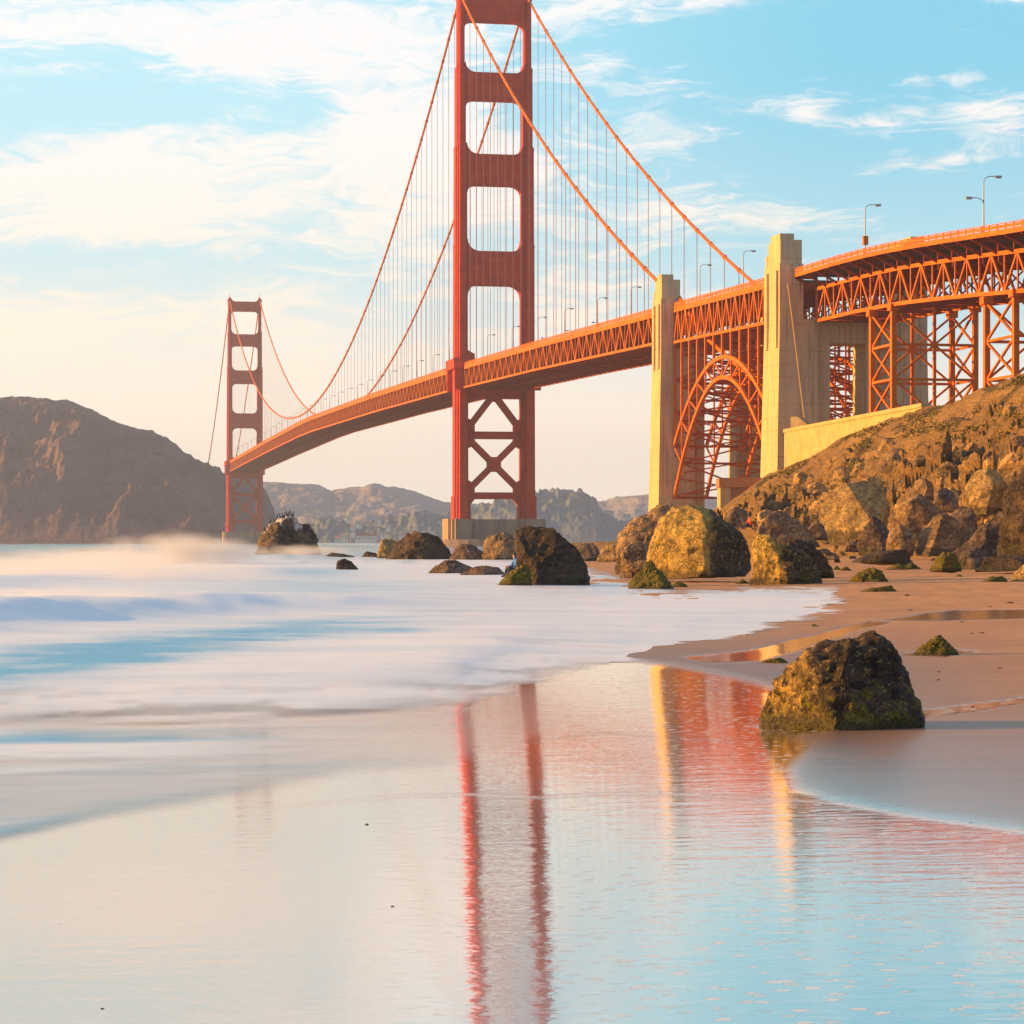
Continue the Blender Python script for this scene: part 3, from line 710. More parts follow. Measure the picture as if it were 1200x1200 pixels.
# hangers: the hundred nearest are parts, the rest one part
near = []
for s in (-1, 1):
    for q in tees + tmain: near.append((q, s))
near.sort()
far = MB(); nh = 0
for q, s in near:
    mb = MB() if nh < 98 else far
    zt, zb = zc(q) - .3, zr(q) - 1.0
    if zt - zb < .8: continue
    for o in (-.27, .27): mb.bar((13.9 * s, q + o, zb), (13.9 * s, q + o, zt), .085, .085)
    if nh < 98: mb.build('hanger', m_rope, br)
    nh += 1
fh = far.build('hanger', m_rope, br); fh['kind'] = 'stuff'


def truss_side(mb, t0, t1, s, top, bot, pan, cw=.75, dw=.42, vert=True, wide=False):
    n = max(2, round((t1 - t0) / pan)); p = (t1 - t0) / n
    for i in range(n):
        a, b = t0 + i * p, t0 + (i + 1) * p
        mb.bar((s, a, top(a)), (s, b, top(b)), cw * .8, cw); mb.bar((s, a, bot(a)), (s, b, bot(b)), cw * .8, cw)
        if i % 2 == 0: mb.bar((s, a, bot(a)), (s, b, top(b)), dw, dw * 1.2)
        else: mb.bar((s, a, top(a)), (s, b, bot(b)), dw, dw * 1.2)
        if vert: mb.bar((s, a, bot(a)), (s, a, top(a)), dw * .7, dw * .8)
    mb.bar((s, t1, bot(t1)), (s, t1, top(t1)), dw, dw)
def deck_parts(parent, t0, t1, hwid=13.9, step=7.62, fas=1.35, brackets=False, tr=13.9, drop=2.3, depth=7.7, pan=7.62, overlap=0):
    n = max(2, round((t1 - t0) / 15.0)); T_ = [t0 + (t1 - t0) * i / n for i in range(n + 1)]
    mb = MB()
    for a, b in zip(T_, T_[1:]):
        za, zb = zr(a) - 1.35, zr(b) - 1.35
        mb.add([(-hwid, a, za), (hwid, a, za), (hwid, b, zb), (-hwid, b, zb), (-hwid, a, za - .5), (hwid, a, za - .5), (hwid, b, zb - .5), (-hwid, b, zb - .5)],
               [(0, 1, 2, 3), (7, 6, 5, 4), (0, 4, 5, 1), (3, 2, 6, 7), (0, 3, 7, 4), (1, 5, 6, 2)])
    mb.build('road_slab', m_road, parent)
    for s in (-1, 1):
        mb = MB()
        for a, b in zip(T_, T_[1:]):
            x = s * (hwid + .12)
            mb.bar((x, a, zr(a) - 1.55), (x, b, zr(b) - 1.55), .25, .95)
            mb.bar((x, a, zr(a) - .06), (x, b, zr(b) - .06), .18, .16)
            mb.bar((x, a, zr(a) - .60), (x, b, zr(b) - .60), .10, .62)
        k = t0
        while k < t1:
            mb.bar((s * (hwid + .12), k, zr(k) - 1.1), (s * (hwid + .12), k, zr(k)), .22, .22); k += 3.81
        mb.build('railing', m_orange, parent)
    for s in (-1, 1):
        mb = MB(); truss_side(mb, t0, t1, s * tr, lambda q: zr(q) - drop, lambda q: zr(q) - drop - depth, pan); mb.build('side_truss', m_orange, parent)
    mb = MB(); k = t0; nn = round((t1 - t0) / step); stp = (t1 - t0) / nn
    for i in range(nn + 1):
        k = t0 + i * stp; z0 = zr(k) - drop
        mb.bar((-tr, k, z0 - .5), (tr, k, z0 - .5), .35, 1.5)
        mb.bar((-tr, k, z0 - depth), (tr, k, z0 - depth), .4, .6)
        if i < nn:
            k2 = k + stp; z2 = zr(k2) - drop
            if i % 2 == 0:
                mb.bar((-tr, k, z0 - depth), (0, k2, z2 - depth), .35, .4); mb.bar((tr, k, z0 - depth), (0, k2, z2 - depth), .35, .4)
            else:
                mb.bar((0, k, z0 - depth), (-tr, k2, z2 - depth), .35, .4); mb.bar((0, k, z0 - depth), (tr, k2, z2 - depth), .35, .4)
            for q in (-9, -4.5, 0, 4.5, 9):
                if abs(q) < tr: mb.bar((q, k, z0 + .1), (q, k2, z2 + .1), .25, .5)
            mb.bar((-tr, k, z0 - 1.2), (-tr * .3, k, z0 - depth), .25, .3); mb.bar((tr, k, z0 - 1.2), (tr * .3, k, z0 - depth), .25, .3)
        if brackets:
            for s in (-1, 1):
                mb.bar((s * tr, k, z0 - .1), (s * hwid, k, zr(k) - 2.0), .3, .5); mb.bar((s * tr, k, z0 - .1), (s * tr, k, zr(k) - 1.8), .35, .4)
                mb.bar((s * tr, k, zr(k) - 2.1), (s * hwid, k, zr(k) - 2.1), .3, .6)
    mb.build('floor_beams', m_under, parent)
deck_parts(br, -SIDE, SPAN + 20, pan=5.7)

# ------------------------------------------------------------------ concrete pylons (four, either side of the arch)
def pylon(s, t0, t1, s0, s1, zt, top_s, label):
    """t0..t1 along, s0..s1 across, top block rises above the road outside the rail"""
    e = empty('concrete_pylon', (BX, BY, 0), BR); tag(e, label, 'pylon', 'concrete pylons framing the arch span')
    road = zr((t0 + t1) / 2)
    def X(a, b): return (min(a, b), max(a, b))
    x0, x1 = X(s * s0, s * s1)
    mb = MB()
    mb.taper((x0 - 1.0 * (s < 0), x1 + 1.0 * (s > 0), t0 - .2, t1 + .9), (x0, x1, t0 + .3, t1 - .5), 0, road - 11.5 + 8.0 * 0)
    # recessed inner shaft
    xi0, xi1 = X(s * s0, s * (s0 - 3.2)); mb.box(xi0, xi1, t0 + 1.6, t1 - 1.6, 0, road - 12.2)
    mb.build('shaft', m_conc, e)
    o0, o1 = X(s * s1, s * top_s); zb = road - 11.5
    mb = MB()
    mb.box(o0, o1, t0 + .3, t1 - .5, zb, road + 1.0)
    mb.box(*X(s * (s1 - .3), s * (top_s + .2)), t0 + .75, t1 - 2.4, road + 1.0, zt - 1.4)
    mb.box(*X(s * (s1 - .3), s * (s1 - 3.6)), t0 + 1.0, t1 - 4.6, zt - 1.4, zt)
    mb.box(*X(s * (s1 - .2), s * (s1 - 2.4)), t1 - 2.4, t1 - .6, road + 1.0, zt - 4.2)
    mb.build('crown_block', m_conc, e)
    mb = MB()      # pilasters on the outer face
    xo, xo2 = X(s * (s1), s * (s1 + .55))
    for a, b in ((t0 + 1.3, t0 + 3.1), (t1 - 4.0, t1 - 2.2)):
        mb.box(xo, xo2, a, b, road - 18, road - .5)
    mb.build('pilaster', m_conc, e)
    return e
S1 = (-346.3, -335.9); S2 = (-454.6, -441.9)
pylon(-1, *S2, 8.4, 17.5, 71.6, 11.9, 'tallest looking concrete pylon, west side of the arch, above the ochre wall')
pylon(1, *S2, 6.7, 17.5, 71.6, 11.9, 'shaded concrete pylon behind the trestle columns, right of the arch span')
pylon(-1, *S1, 8.2, 17.5, 74.0, 11.9, 'slim looking concrete pylon with bright sunlit side left of the steel arch')
pylon(1, *S1, 7.0, 17.5, 74.0, 11.9, 'concrete pylon seen through the steel arch, far side of the bridge')
mb = MB(); mb.box(-5.1, 3.4, -452.5, -444, 47.0, 52.6); mb.box(-5.1, 3.4, -453.0, -452.5, 51.4, 52.6)
e = mb.build('portal_beam', m_conc); e.location = (BX, BY, 0); e.rotation_euler.z = BR
tag(e, 'concrete cross beam joining the two pylons at the right end of the arch', 'beam')

# ------------------------------------------------------------------ steel arch span between the pylons
ar = empty('steel_arch_span', (BX, BY, 0), BR); tag(ar, 'orange steel truss arch bridge span between the concrete pylons', 'arch bridge')
A0, A1 = S2[1] + .1, S1[0] - .1
deck_parts(ar, A0 + .0, A1, fas=1.35, pan=4.04, step=8.07, drop=2.3, depth=8.4)
TC = (A0 + A1) / 2 + .5
def zin(q): return 43.0 - .0132 * (q - TC) ** 2
def zou(q): return 48.0 - .0092 * (q - TC) ** 2
nseg = 12; tt = [A0 + (A1 - A0) * i / nseg for i in range(nseg + 1)]
for s, kk in ((-13.9, 1), (-5.0, .7), (5.0, .7), (13.9, 1)):
    mb = MB()
    for i in range(nseg):
        for k in range(2):
            a, b = tt[i] + (tt[i + 1] - tt[i]) * k / 2, tt[i] + (tt[i + 1] - tt[i]) * (k + 1) / 2
            mb.bar((s, a, zin(a)), (s, b, zin(b)), .8, 1.0 * kk); mb.bar((s, a, zou(a)), (s, b, zou(b)), .8, 1.0 * kk)
        a, b = tt[i], tt[i + 1]; md = (a + b) / 2
        if i < nseg / 2: mb.bar((s, a, zou(a)), (s, b, zin(b)), .35, .4)
        else: mb.bar((s, b, zou(b)), (s, a, zin(a)), .35, .4)
        mb.bar((s, a, zin(a)), (s, a, zou(a)), .35, .4)
    mb.build('arch_rib', m_orange, ar)
for s in (-13.9, 13.9):
    for q in tt:
        mb = MB(); zb = zr(q) - 10.7
        mb.bar((s, q, zou(q)), (s, q, zb), .62, .62); mb.build('spandrel_column', m_orange, ar)
mb = MB()
for i, q in enumerate(tt):
    for zf in (zin(q), zou(q)): mb.bar((-13.9, q, zf), (13.9, q, zf), .5, .6)
    if i < nseg:
        b = tt[i + 1]
        for sa in (-1, 1): mb.bar((-13.9 * sa, q, zin(q)), (13.9 * sa, b, zin(b)), .4, .4)
        mb.bar((-13.9, q, zou(q)), (0, b, zou(b)), .35, .35); mb.bar((13.9, q, zou(q)), (0, b, zou(b)), .35, .35)
    zb = zr(q) - 10.7; lo = zou(q)
    if True:
        h_ = lo
        while h_ < zb - 4:
            h2 = min(h_ + 9, zb)
            mb.bar((-13.9, q, h_), (13.9, q, h2), .32, .32); mb.bar((13.9, q, h_), (-13.9, q, h2), .32, .32); mb.bar((-13.9, q, h2), (13.9, q, h2), .4, .4); h_ = h2
for q in tt[1:-1]:
    for s in (-5.0, 5.0):
        mb.bar((s, q, zou(q)), (s, q, zr(q) - 10.7), .35, .35)
for hz_ in (14, 20, 26, 32, 38):
    for qa, qb in zip(tt, tt[1:]):
        if zin(qa) > hz_ > min(zin(qb), zin(qa)) or zin(qb) > hz_ > min(zin(qb), zin(qa)):
            mb.bar((-13.9, qa, hz_), (13.9, qb, hz_ + 5), .35, .35); mb.bar((13.9, qa, hz_), (-13.9, qb, hz_ + 5), .35, .35)
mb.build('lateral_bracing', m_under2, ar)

# ------------------------------------------------------------------ approach viaduct
vi = empty('approach_viaduct', (BX, BY, 0), BR); tag(vi, 'orange steel truss viaduct on braced trestles above the bluff', 'viaduct')
deck_parts(vi, -700, S2[0] - .2, hwid=13.9, brackets=True, tr=8.9, drop=4.6, depth=7.2, pan=6.2, step=7.62)
def trestle(tA, tB, z0):
    e = empty('trestle', (0, 0, 0), 0, vi)
    zt = zr((tA + tB) / 2) - 12.4
    col = (-8.9, 0, 8.9)
    for q in (tA, tB):
        for s in col:
            mb = MB(); mb.bar((s, q, z0), (s, q, zt), 1.05 if s else .6, 1.05 if s else .6)
            if s: mb.box(s - 1.0, s + 1.0, q - 1.0, q + 1.0, zt - .9, zt + .5)
            mb.build('column', m_orange, e)
    mb = MB(); L = 7.2; nz = int((zt - z0) / L); hs = [zt - .6 - L * k for k in range(nz + 2)]
    for h1, h2 in zip(hs, hs[1:]):
        for s in (-8.9, 8.9):
            mb.bar((s, tA, h1), (s, tB, h2), .42, .42); mb.bar((s, tB, h1), (s, tA, h2), .42, .42); mb.bar((s, tA, h2), (s, tB, h2), .45, .5)
            for q in (tA, tB):
                pass
        for q in (tA, tB): mb.bar((-8.9, q, h2), (8.9, q, h2), .5, .55)
    for k in range(0, len(hs) - 2, 2):
        for q in (tA, tB):
            mb.bar((-8.9, q, hs[k]), (8.9, q, hs[k + 2]), .42, .42); mb.bar((8.9, q, hs[k]), (-8.9, q, hs[k + 2]), .42, .42)
    mb.build('cross_bracing', m_orange, e)
    return e
trestle(-505.7, -492.5, 22)
trestle(-570.2, -556.4, 22)
trestle(-640, -625, 22)
# downpipe slanting from the pylon
mb = MB(); mb.tube([(-16.0, -455.6, 60), (-14.9, -456.4, 50), (-12.4, -458, 26)], .16, 6)
o = mb.build('drain_pipe', m_yconc); o.location = (BX, BY, 0); o.rotation_euler.z = BR
tag(o, 'thin pale pipe hanging slantwise down the big shaded pylon', 'pipe')

# ------------------------------------------------------------------ street lamps on the bridge
lamp_mesh = {}
def lamp(s, t_, label, group, hgt=9.5, double=False, box=False):
    z0 = zr(t_) - 1.3
    e = empty('street_lamp', (0, 0, 0), BR); ca, sa = math.cos(BR), math.sin(BR)
    x, y = s * 13.4, t_
    e.location = (BX + x * ca - y * sa, BY + x * sa + y * ca, z0)
    tag(e, label, 'street lamp', group)
    if 'pole' not in lamp_mesh:
        mb = MB(); mb.tube([(0, 0, 0), (0, 0, 8.6)], [.15, .09], 8); mb.tube([(0, 0, 0), (0, 0, 1.2)], .22, 8); lamp_mesh['pole'] = mb
        mb = MB(); mb.tube([(0, 0, 8.5), (.25, 0, 9.1), (.9, 0, 9.45), (2.2, 0, 9.5)], .07, 8); lamp_mesh['arm'] = mb
        mb = MB(); mb.box(2.0, 3.1, -.25, .25, 9.32, 9.60); mb.prism([(2.1, 9.2), (3.0, 9.2), (3.1, 9.33), (2.0, 9.33)], -.2, .2, 'y'); lamp_mesh['lamp_head'] = mb
        for k in list(lamp_mesh):
            o = lamp_mesh[k].build(k, m_grey if k != 'lamp_head' else m_lens); lamp_mesh[k] = o.data; bpy.data.objects.remove(o)
    for k in ('pole', 'arm', 'lamp_head'):
        o = bpy.data.objects.new(k, lamp_mesh[k]); COL.objects.link(o); o.parent = e
        if s > 0 and k != 'pole': o.rotation_euler.z = math.pi
    if double:
        o = bpy.data.objects.new('arm', lamp_mesh['arm']); COL.objects.link(o); o.parent = e; o.rotation_euler.z = math.pi; o.location.z = -3.6; o.scale = (1, 1, 1)
        o = bpy.data.objects.new('lamp_head', lamp_mesh['lamp_head']); COL.objects.link(o); o.parent = e; o.rotation_euler.z = math.pi; o.location.z = -3.6
    if box:
        mb = MB(); mb.box(-.4, .5, -.4, .4, 1.9, 3.4); mb.box(-.46, .56, -.46, .46, 3.4, 3.5); mb.build('call_box', m_orange, e)
    e.scale = (hgt / 9.5,) * 3
    return e
lamp(-1, -566.2, 'tall street lamp with two arms above the viaduct', 'lamps on the bridge rail', 10.5, double=True)
lamp(-1, -501.0, 'tall street lamp with a red box low on its pole above the viaduct', 'lamps on the bridge rail', 10.5, box=True)
lamp(-1, -411.0, 'street lamp above the arch span, nearer the taller pylon', 'lamps on the bridge rail')
lamp(-1, -370.8, 'street lamp above the arch span, nearer the slim pylon', 'lamps on the bridge rail')
sp = ['first', 'second', 'third', 'fourth']
for k, t_ in enumerate((-294.6, -251, -202, -158.4)):
    lamp(-1, t_, 'street lamp on the side span, %s to the left of the slim pylon' % sp[k], 'lamps on the bridge rail')
for t_ in (-137, -92, -46): lamp(1, t_, 'street lamp on the far rail just right of the nearer tower', 'lamps on the bridge rail')
for t_ in [-110, -60, 30, 75, 121.4] + [167 + 43.5 * k for k in range(25)]:
    lamp(-1, t_, 'small street lamp standing on the main span rail', 'lamps along the main span')
for k in range(9): lamp(1, 140 + 91 * k, 'small street lamp on the far rail of the main span', 'lamps along the main span')

# ------------------------------------------------------------------ the bluff under the viaduct
SKY_L = [(640, 637), (740, 634), (780, 625), (805, 614), (830, 603), (850, 592), (870, 580), (893, 562), (905, 556), (918, 549), (940, 540), (960, 530), (985, 515), (1000, 508), (1030, 497),
         (1060, 487), (1080, 482), (1100, 480), (1120, 474), (1150, 461), (1168, 456), (1185, 447), (1200, 438), (1300, 395), (1500, 330), (2200, 250), (4000, 200)]
FOOT_Y = [(640, 430), (760, 400), (850, 300), (950, 245), (1050, 215), (1130, 190), (1200, 165), (1300, 140), (1500, 110), (2200, 90), (4000, 80)]
RIDGE_Y = [(640, 620), (780, 560), (850, 530), (918, 505), (1000, 462), (1080, 418), (1140, 380), (1200, 345), (1300, 300), (1500, 240), (2200, 180), (4000, 150)]
ip = lambda T_, v: np.interp(v, [a for a, b in T_], [b for a, b in T_])
pc = np.concatenate([np.linspace(640, 735, 20), np.arange(737, 1300, 2.2), np.linspace(1305, 4000, 120)])
rows = np.concatenate([np.linspace(-.25, 0, 8, endpoint=False), np.linspace(0, 1, 190), np.linspace(1.02, 3.5, 40)])
PC, RW = np.meshgrid(pc, rows)
fy, ry, sk = ip(FOOT_Y, PC), ip(RIDGE_Y, PC), ip(SKY_L, PC)
YY = fy + (ry - fy) * RW; YY = np.where(RW > 1, ry + (RW - 1) * 180, YY)
XX = (PC - 600) / F * YY
zf = ground_z((PC - 600) / F * fy, fy) - .15
zrg = H + (HZ - sk) * ry / F
prof = np.where(RW < 0, RW * 3, np.clip(RW, 0, 1) ** 1.12 * (1 - .10 * np.sin(np.clip(RW, 0, 1) * math.pi)))
ZZ = zf + (zrg - zf) * prof
ZZ = np.where(RW > 1, zrg - (RW - 1) * 2.0, ZZ)
env = sstep(RW, 0.0, .18) * (1 - .82 * sstep(RW, .80, 1.0)) * sstep(zrg, 1, 8)
hgt = np.clip(zrg, 2, 30)
skn = (fbm(PC / 16, PC * 0 + 3.3, 5, .6) - .5) * 1.6 * sstep(zrg, 2, 8)
# gullies running down the slope, slanted left as it falls, then broken rock
du = XX * 1.0 + RW * 26
gul = fbm(du / 13, RW * 2.2 + 4, 4, .55, ridged=True) - .62
brk = fbm(XX / 3.4, YY / 6.0, 5, .6, ridged=True) - .6
brk2 = fbm(XX / 1.2, YY / 2.2, 4, .6) - .5
led = fbm(XX / 22, YY / 26, 3) - .5
def cells(x, y):
    xi = np.floor(x).astype(int); yi = np.floor(y).astype(int); f1 = np.full(x.shape, 9.); f2 = np.full(x.shape, 9.); idv = np.zeros(x.shape); gx_ = np.zeros(x.shape)
    for i in (-1, 0, 1):
        for j in (-1, 0, 1):
            cx_, cy_ = xi + i, yi + j
            jx = _tab[cx_ % 512, cy_ % 512]; jy = _tab[(cx_ + 71) % 512, (cy_ + 37) % 512]; v_ = _tab[(cx_ + 200) % 512, (cy_ + 111) % 512]
            d_ = np.hypot(cx_ + jx - x, cy_ + jy - y); nw = d_ < f1
            f2 = np.where(nw, f1, np.minimum(f2, d_)); tilt = (x - cx_ - jx) * (v_ - .5) * 1.6
            idv = np.where(nw, v_ + tilt, idv); f1 = np.where(nw, d_, f1)
    return idv - .5, f2 - f1
warp_x = fbm(XX / 5, YY / 9, 3) * 3.0
c1, e1 = cells(du / 7.0 + warp_x * .3, YY / 16.0 + RW * 3); c2, e2 = cells(du / 2.6 + warp_x * .5, YY / 6.5 + RW * 5); c3_, e3 = cells(du / 1.1, YY / 2.8)
crag = c1 * 4.6 + c2 * 2.0 + c3_ * .5 - 1.1 * (e1 < .10) - .6 * (e2 < .12)
rocky = sstep(fbm(du / 18, YY / 40, 3), .36, .56) * .8 + .2
crag = crag * (1 - .6 * sstep(RW, .35, .75)); ZZ = ZZ + skn * sstep(RW, .7, 1) + env * (gul * hgt * .40 + crag * rocky * 1.15 + brk * 1.2 + brk2 * .6 + led * hgt * .25)
m_bluff, t = mat('bluff_rock_and_scrub')
p_ = t.pos(); gx, gy, gz = t.xyz(p_)
nrm = t.node('ShaderNodeNewGeometry').outputs['Normal']; _, _, nz_ = t.xyz(nrm)
slant = t.scl(p_, (1.0, .35, .9), (0, -.6, 0))
n1 = t.noise(slant, .10, 8, .65); n2 = t.noise(p_, .9, 7, .7); n3 = t.noise(t.scl(slant, (1, 1, 3)), .45, 6, .65)
c = t.mix(t.ss(n1, .36, .62), (0.74, 0.46, 0.16), (0.50, 0.31, 0.13))
c = t.mix(t.ss(n3, .50, .64, 0, .8), c, (0.38, 0.285, 0.20))
c = t.mix(t.ss(n2, .56, .70, 0, .5), c, (0.62, 0.42, 0.20))
c = t.mix(t.ss(n2, .44, .33, 0, .7), c, (0.12, 0.08, 0.055))
veg = t.ss(t.m('ADD', t.noise(slant, .14, 6, .7), t.m('MULTIPLY', t.attr('up'), .10)), .60, .67)
vc = t.mix(t.ss(t.noise(p_, 2.2, 5, .7), .38, .62), (0.045, 0.048, 0.014), (0.17, 0.145, 0.035))
c = t.mix(t.m('MULTIPLY', veg, .85), c, vc)
red = t.ss(t.noise(t.scl(slant, (1, 1, 2)), .22, 5, .6), .64, .70, 0, .7)
c = t.mix(red, c, (0.30, 0.06, 0.025))
pale = t.m('MULTIPLY', t.ss(gx, 76.0, 84.0), t.ss(gz, 19.0, 22.5))
c = t.mix(t.m('MULTIPLY', pale, t.ss(n2, .35, .5, .3, .9)), c, (0.36, 0.34, 0.30))
ck = t.voro(t.m('MULTIPLY', t.noise(slant, .22, 6, .65, out=1), 1.0) if 0 else t.noise(slant, .22, 6, .65, out=1), 9.0, 'DISTANCE_TO_EDGE')
hb = t.m('ADD', t.m('ADD', t.m('MULTIPLY', n2, 1.5), t.m('MULTIPLY', t.ss(ck, 0, .12), .8)), t.m('ADD', t.m('MULTIPLY', t.noise(p_, 3.5, 6, .7), .5), t.m('MULTIPLY', n3, .8)))
t.bsdf(c, .9, normal=t.bump(hb, 1.0, 1.9), spec=.15)
bluff = grid_mesh('bluff', np.stack([XX, YY, ZZ], -1), m_bluff, dict(up=sstep(RW, .4, 1)))
tag(bluff, 'sunlit rocky coastal bluff with scrub under the viaduct', kind='structure')
from mathutils.bvhtree import BVHTree
_bv = BVHTree.FromPolygons([v.co.copy() for v in bluff.data.vertices], [tuple(p.vertices) for p in bluff.data.polygons])
def bluff_hit(px_, py_):
    dr = Vector(((px_ - 600) / F, 1, (HZ - py_) / F)).normalized()
    h_ = _bv.ray_cast(Vector((0, 0, H)), dr)
    return h_[0]

# low scrub on the bluff: countless leaf tufts, one mass
def scrub():
    rnd = random.Random(12); mb = MB()
    for i in range(2300):
        px_ = rnd.uniform(850, 1230); v = rnd.random() ** 1.6
        sky_y = float(ip(SKY_L, px_)); py_ = sky_y + 3 + v * 75
        if noise.noise(Vector((px_ / 55, (py_ + px_ * .35) / 16, 3))) < .10 or (v > .35 and rnd.random() < .6): continue
        h_ = bluff_hit(px_, py_)
        if h_ is None: continue
        r_ = rnd.uniform(.25, .75)
        for k in range(16):
            dv = Vector((rnd.gauss(0, 1), rnd.gauss(0, 1), abs(rnd.gauss(0, .7)))) * r_ * .6
            c_ = h_ + dv; u = Vector((rnd.gauss(0, 1), rnd.gauss(0, 1), rnd.gauss(0, 1))).normalized() * .16
            w_ = u.cross(Vector((rnd.gauss(0, 1), rnd.gauss(0, 1), rnd.gauss(0, 1)))).normalized() * .12
            mb.add([c_ - u, c_ + w_, c_ + u, c_ - w_], [(0, 1, 2, 3)])
    me = bpy.data.meshes.new('scrub'); me.from_pydata(mb.v, [], mb.f)
    m, t = mat('scrub_leaves'); ps = t.pos()
    c = t.mix(t.ss(t.noise(ps, .5, 4, .6), .35, .65), (0.085, 0.085, 0.022), (0.24, 0.19, 0.05))
    t.bsdf(c, .8, spec=.2); me.materials.append(m)
    o = bpy.data.objects.new('scrub', me); COL.objects.link(o); tag(o, 'low olive scrub covering the top of the bluff', kind='stuff')
scrub()

# ochre retaining wall below the tall pylon
def wall_between(name, a, b, zt0, zt1, zb, thick, m):
    a = Vector(a); b = Vector(b); dd = (b - a).normalized(); nn = Vector((-dd.y, dd.x, 0))
    mb = MB()
    q = [a, b, b + nn * thick, a + nn * thick] if nn.x > 0 else [a, b, b - nn * 0 + Vector((dd.y, -dd.x, 0)) * thick, a + Vector((dd.y, -dd.x, 0)) * thick]
    tops = (zt0, zt1, zt1, zt0)
    mb.add([(p.x, p.y, zb) for p in q] + [(p.x, p.y, z_) for p, z_ in zip(q, tops)], [(0, 1, 2, 3), (4, 5, 6, 7), (0, 1, 5, 4), (1, 2, 6, 5), (2, 3, 7, 6), (3, 0, 4, 7)])
    cap = [p - (nn if nn.x > 0 else -nn) * .25 for p in q[:2]] + [p + (nn if nn.x > 0 else -nn) * .25 for p in q[2:]]
    mb.add([(p.x, p.y, z_ + .003) for p, z_ in zip(cap, tops)] + [(p.x, p.y, z_ + .7) for p, z_ in zip(cap, tops)], [(0, 1, 2, 3), (4, 5, 6, 7), (0, 1, 5, 4), (1, 2, 6, 5), (2, 3, 7, 6), (3, 0, 4, 7)])
    return mb.build(name, m)
wa = gp(919, 528, z=0); wb = gp(1081, 428, z=0)
o = wall_between('retaining_wall', (wa.x, wa.y, 0), (wb.x, wb.y, 0), H + (HZ - 507) * wa.y / F, H + (HZ - 477) * wb.y / F, 8, 1.4, m_yconc)
tag(o, 'long ochre concrete retaining wall at the foot of the tall pylon', 'wall')
wp = gp(930, 534, z=0)
mb = MB(); zt = H + (HZ - 489) * 534 / F
mb.prism([(0, 8), (0, zt), (1.6, zt), (6.5, zt - 3.8), (6.5, 8)], -2, 2, 'y')
o = mb.build('buttress', m_yconc); o.location = (wp.x, wp.y, 0); o.rotation_euler.z = -.45; tag(o, 'sloped ochre concrete buttress between the wall and the pylon', 'buttress')
# brick fort corner below the arch
m_brick, t = mat('fort_brick')
o_ = t.obj(); bt = t.node('ShaderNodeTexBrick'); t.put(bt.inputs['Vector'], t.scl(o_, (1, 1, 1), (R(90), 0, 0))); bt.inputs['Scale'].default_value = 1.2
for i_, v_ in ((1, (0.42, 0.17, 0.07, 1)), (2, (0.36, 0.13, 0.055, 1)), (3, (0.42, 0.26, 0.15, 1))): bt.inputs[i_].default_value = v_
t.bsdf(t.mix(t.ss(t.noise(o_, .5, 5, .6), .3, .7, 0, .5), bt.outputs[0], (0.28, 0.13, 0.06)), .85)
e = empty('brick_bastion', gp(845, 560, z=0)); tag(e, 'low orange brick bastion with a pale corner below the steel arch', 'fort wall')
z0, z1 = 4.0, H + (HZ - 561) * 560 / F
mb = MB(); mb.box(2.2, 16, 0, 8, z0, z1 - 2.0); mb.build('wall', m_brick, e)
mb = MB(); mb.box(-.2, 2.2, -.5, 8.2, z0, z1 - 2.0); mb.build('corner_pier', m_yconc, e)
mb = MB(); mb.box(-.5, 16.1, -.8, 8.4, z1 - 2.0, z1 + .2); mb.build('coping', m_brick, e)

# ------------------------------------------------------------------ headland behind the far tower and the far hills
def ridge_land(name, sky, foot_y, ridge_y, m, step, nrow, amp, seed, label, back=1.6, px0=None, gul_s=60, treeamp=0):
    x0, x1 = sky[0][0], sky[-1][0]
    pc = np.arange(x0, x1 + step, step); rows = np.concatenate([np.linspace(0, 1, nrow), np.linspace(1.05, back, 14)])
    PC, RW = np.meshgrid(pc, rows)
    YY = foot_y + (ridge_y - foot_y) * RW; XX = (PC - 600) / F * YY
    top = np.maximum(H + (HZ - ip(sky, PC)) * ridge_y / F, -3)
    pr = np.where(RW <= 1, np.sin(np.clip(RW, 0, 1) * math.pi / 2) ** .85, 1 - .35 * (RW - 1))
    ZZ = -3 + (top + 3) * pr
    env = sstep(RW, 0, .15) * (1 - .97 * sstep(RW, .6, 1.0)) * sstep(top, 0, 40)
    k = gul_s
    gl_ = fbm(XX / k + seed, YY / (k * 2.2) + seed, 5, .55, ridged=True) - .6
    sm = fbm(XX / (k * .22), YY / (k * .5) + seed, 6, .65, ridged=True) - .6
    ZZ = ZZ + env * (gl_ * amp + sm * amp * .55) + treeamp * (np.maximum(0, fbm(XX / 9 + seed, YY / 60, 3) - .42)) * sstep(RW, .1, .5)
    o = grid_mesh(name, np.stack([XX, YY, ZZ], -1), m); tag(o, label, kind='structure')
    return o
def land_mat(name, a, b, c3, sc):
    m, t = mat(name); p_ = t.pos()
    c = t.mix(t.ss(t.noise(t.scl(p_, (1, .5, 1.6), (0, .5, 0)), sc, 8, .65), .36, .64), a, b)
    c = t.mix(t.ss(t.noise(p_, sc * 3.2, 6, .65), .56, .70, 0, .8), c, c3)
    t.bsdf(c, .95, spec=.1, normal=t.bump(t.noise(p_, sc * 4, 6, .7), .8, 1.6 / sc * .1)); return m
m_head = land_mat('headland_rock', (0.20, 0.145, 0.16), (0.135, 0.103, 0.13), (0.08, 0.07, 0.08), .016)  # mauve of the distance haze is put into the rock colour
m_hill = land_mat('grassy_hill', (0.32, 0.30, 0.33), (0.25, 0.255, 0.30), (0.15, 0.18, 0.23), .005)  # both hill colours are painted bluish to carry the haze
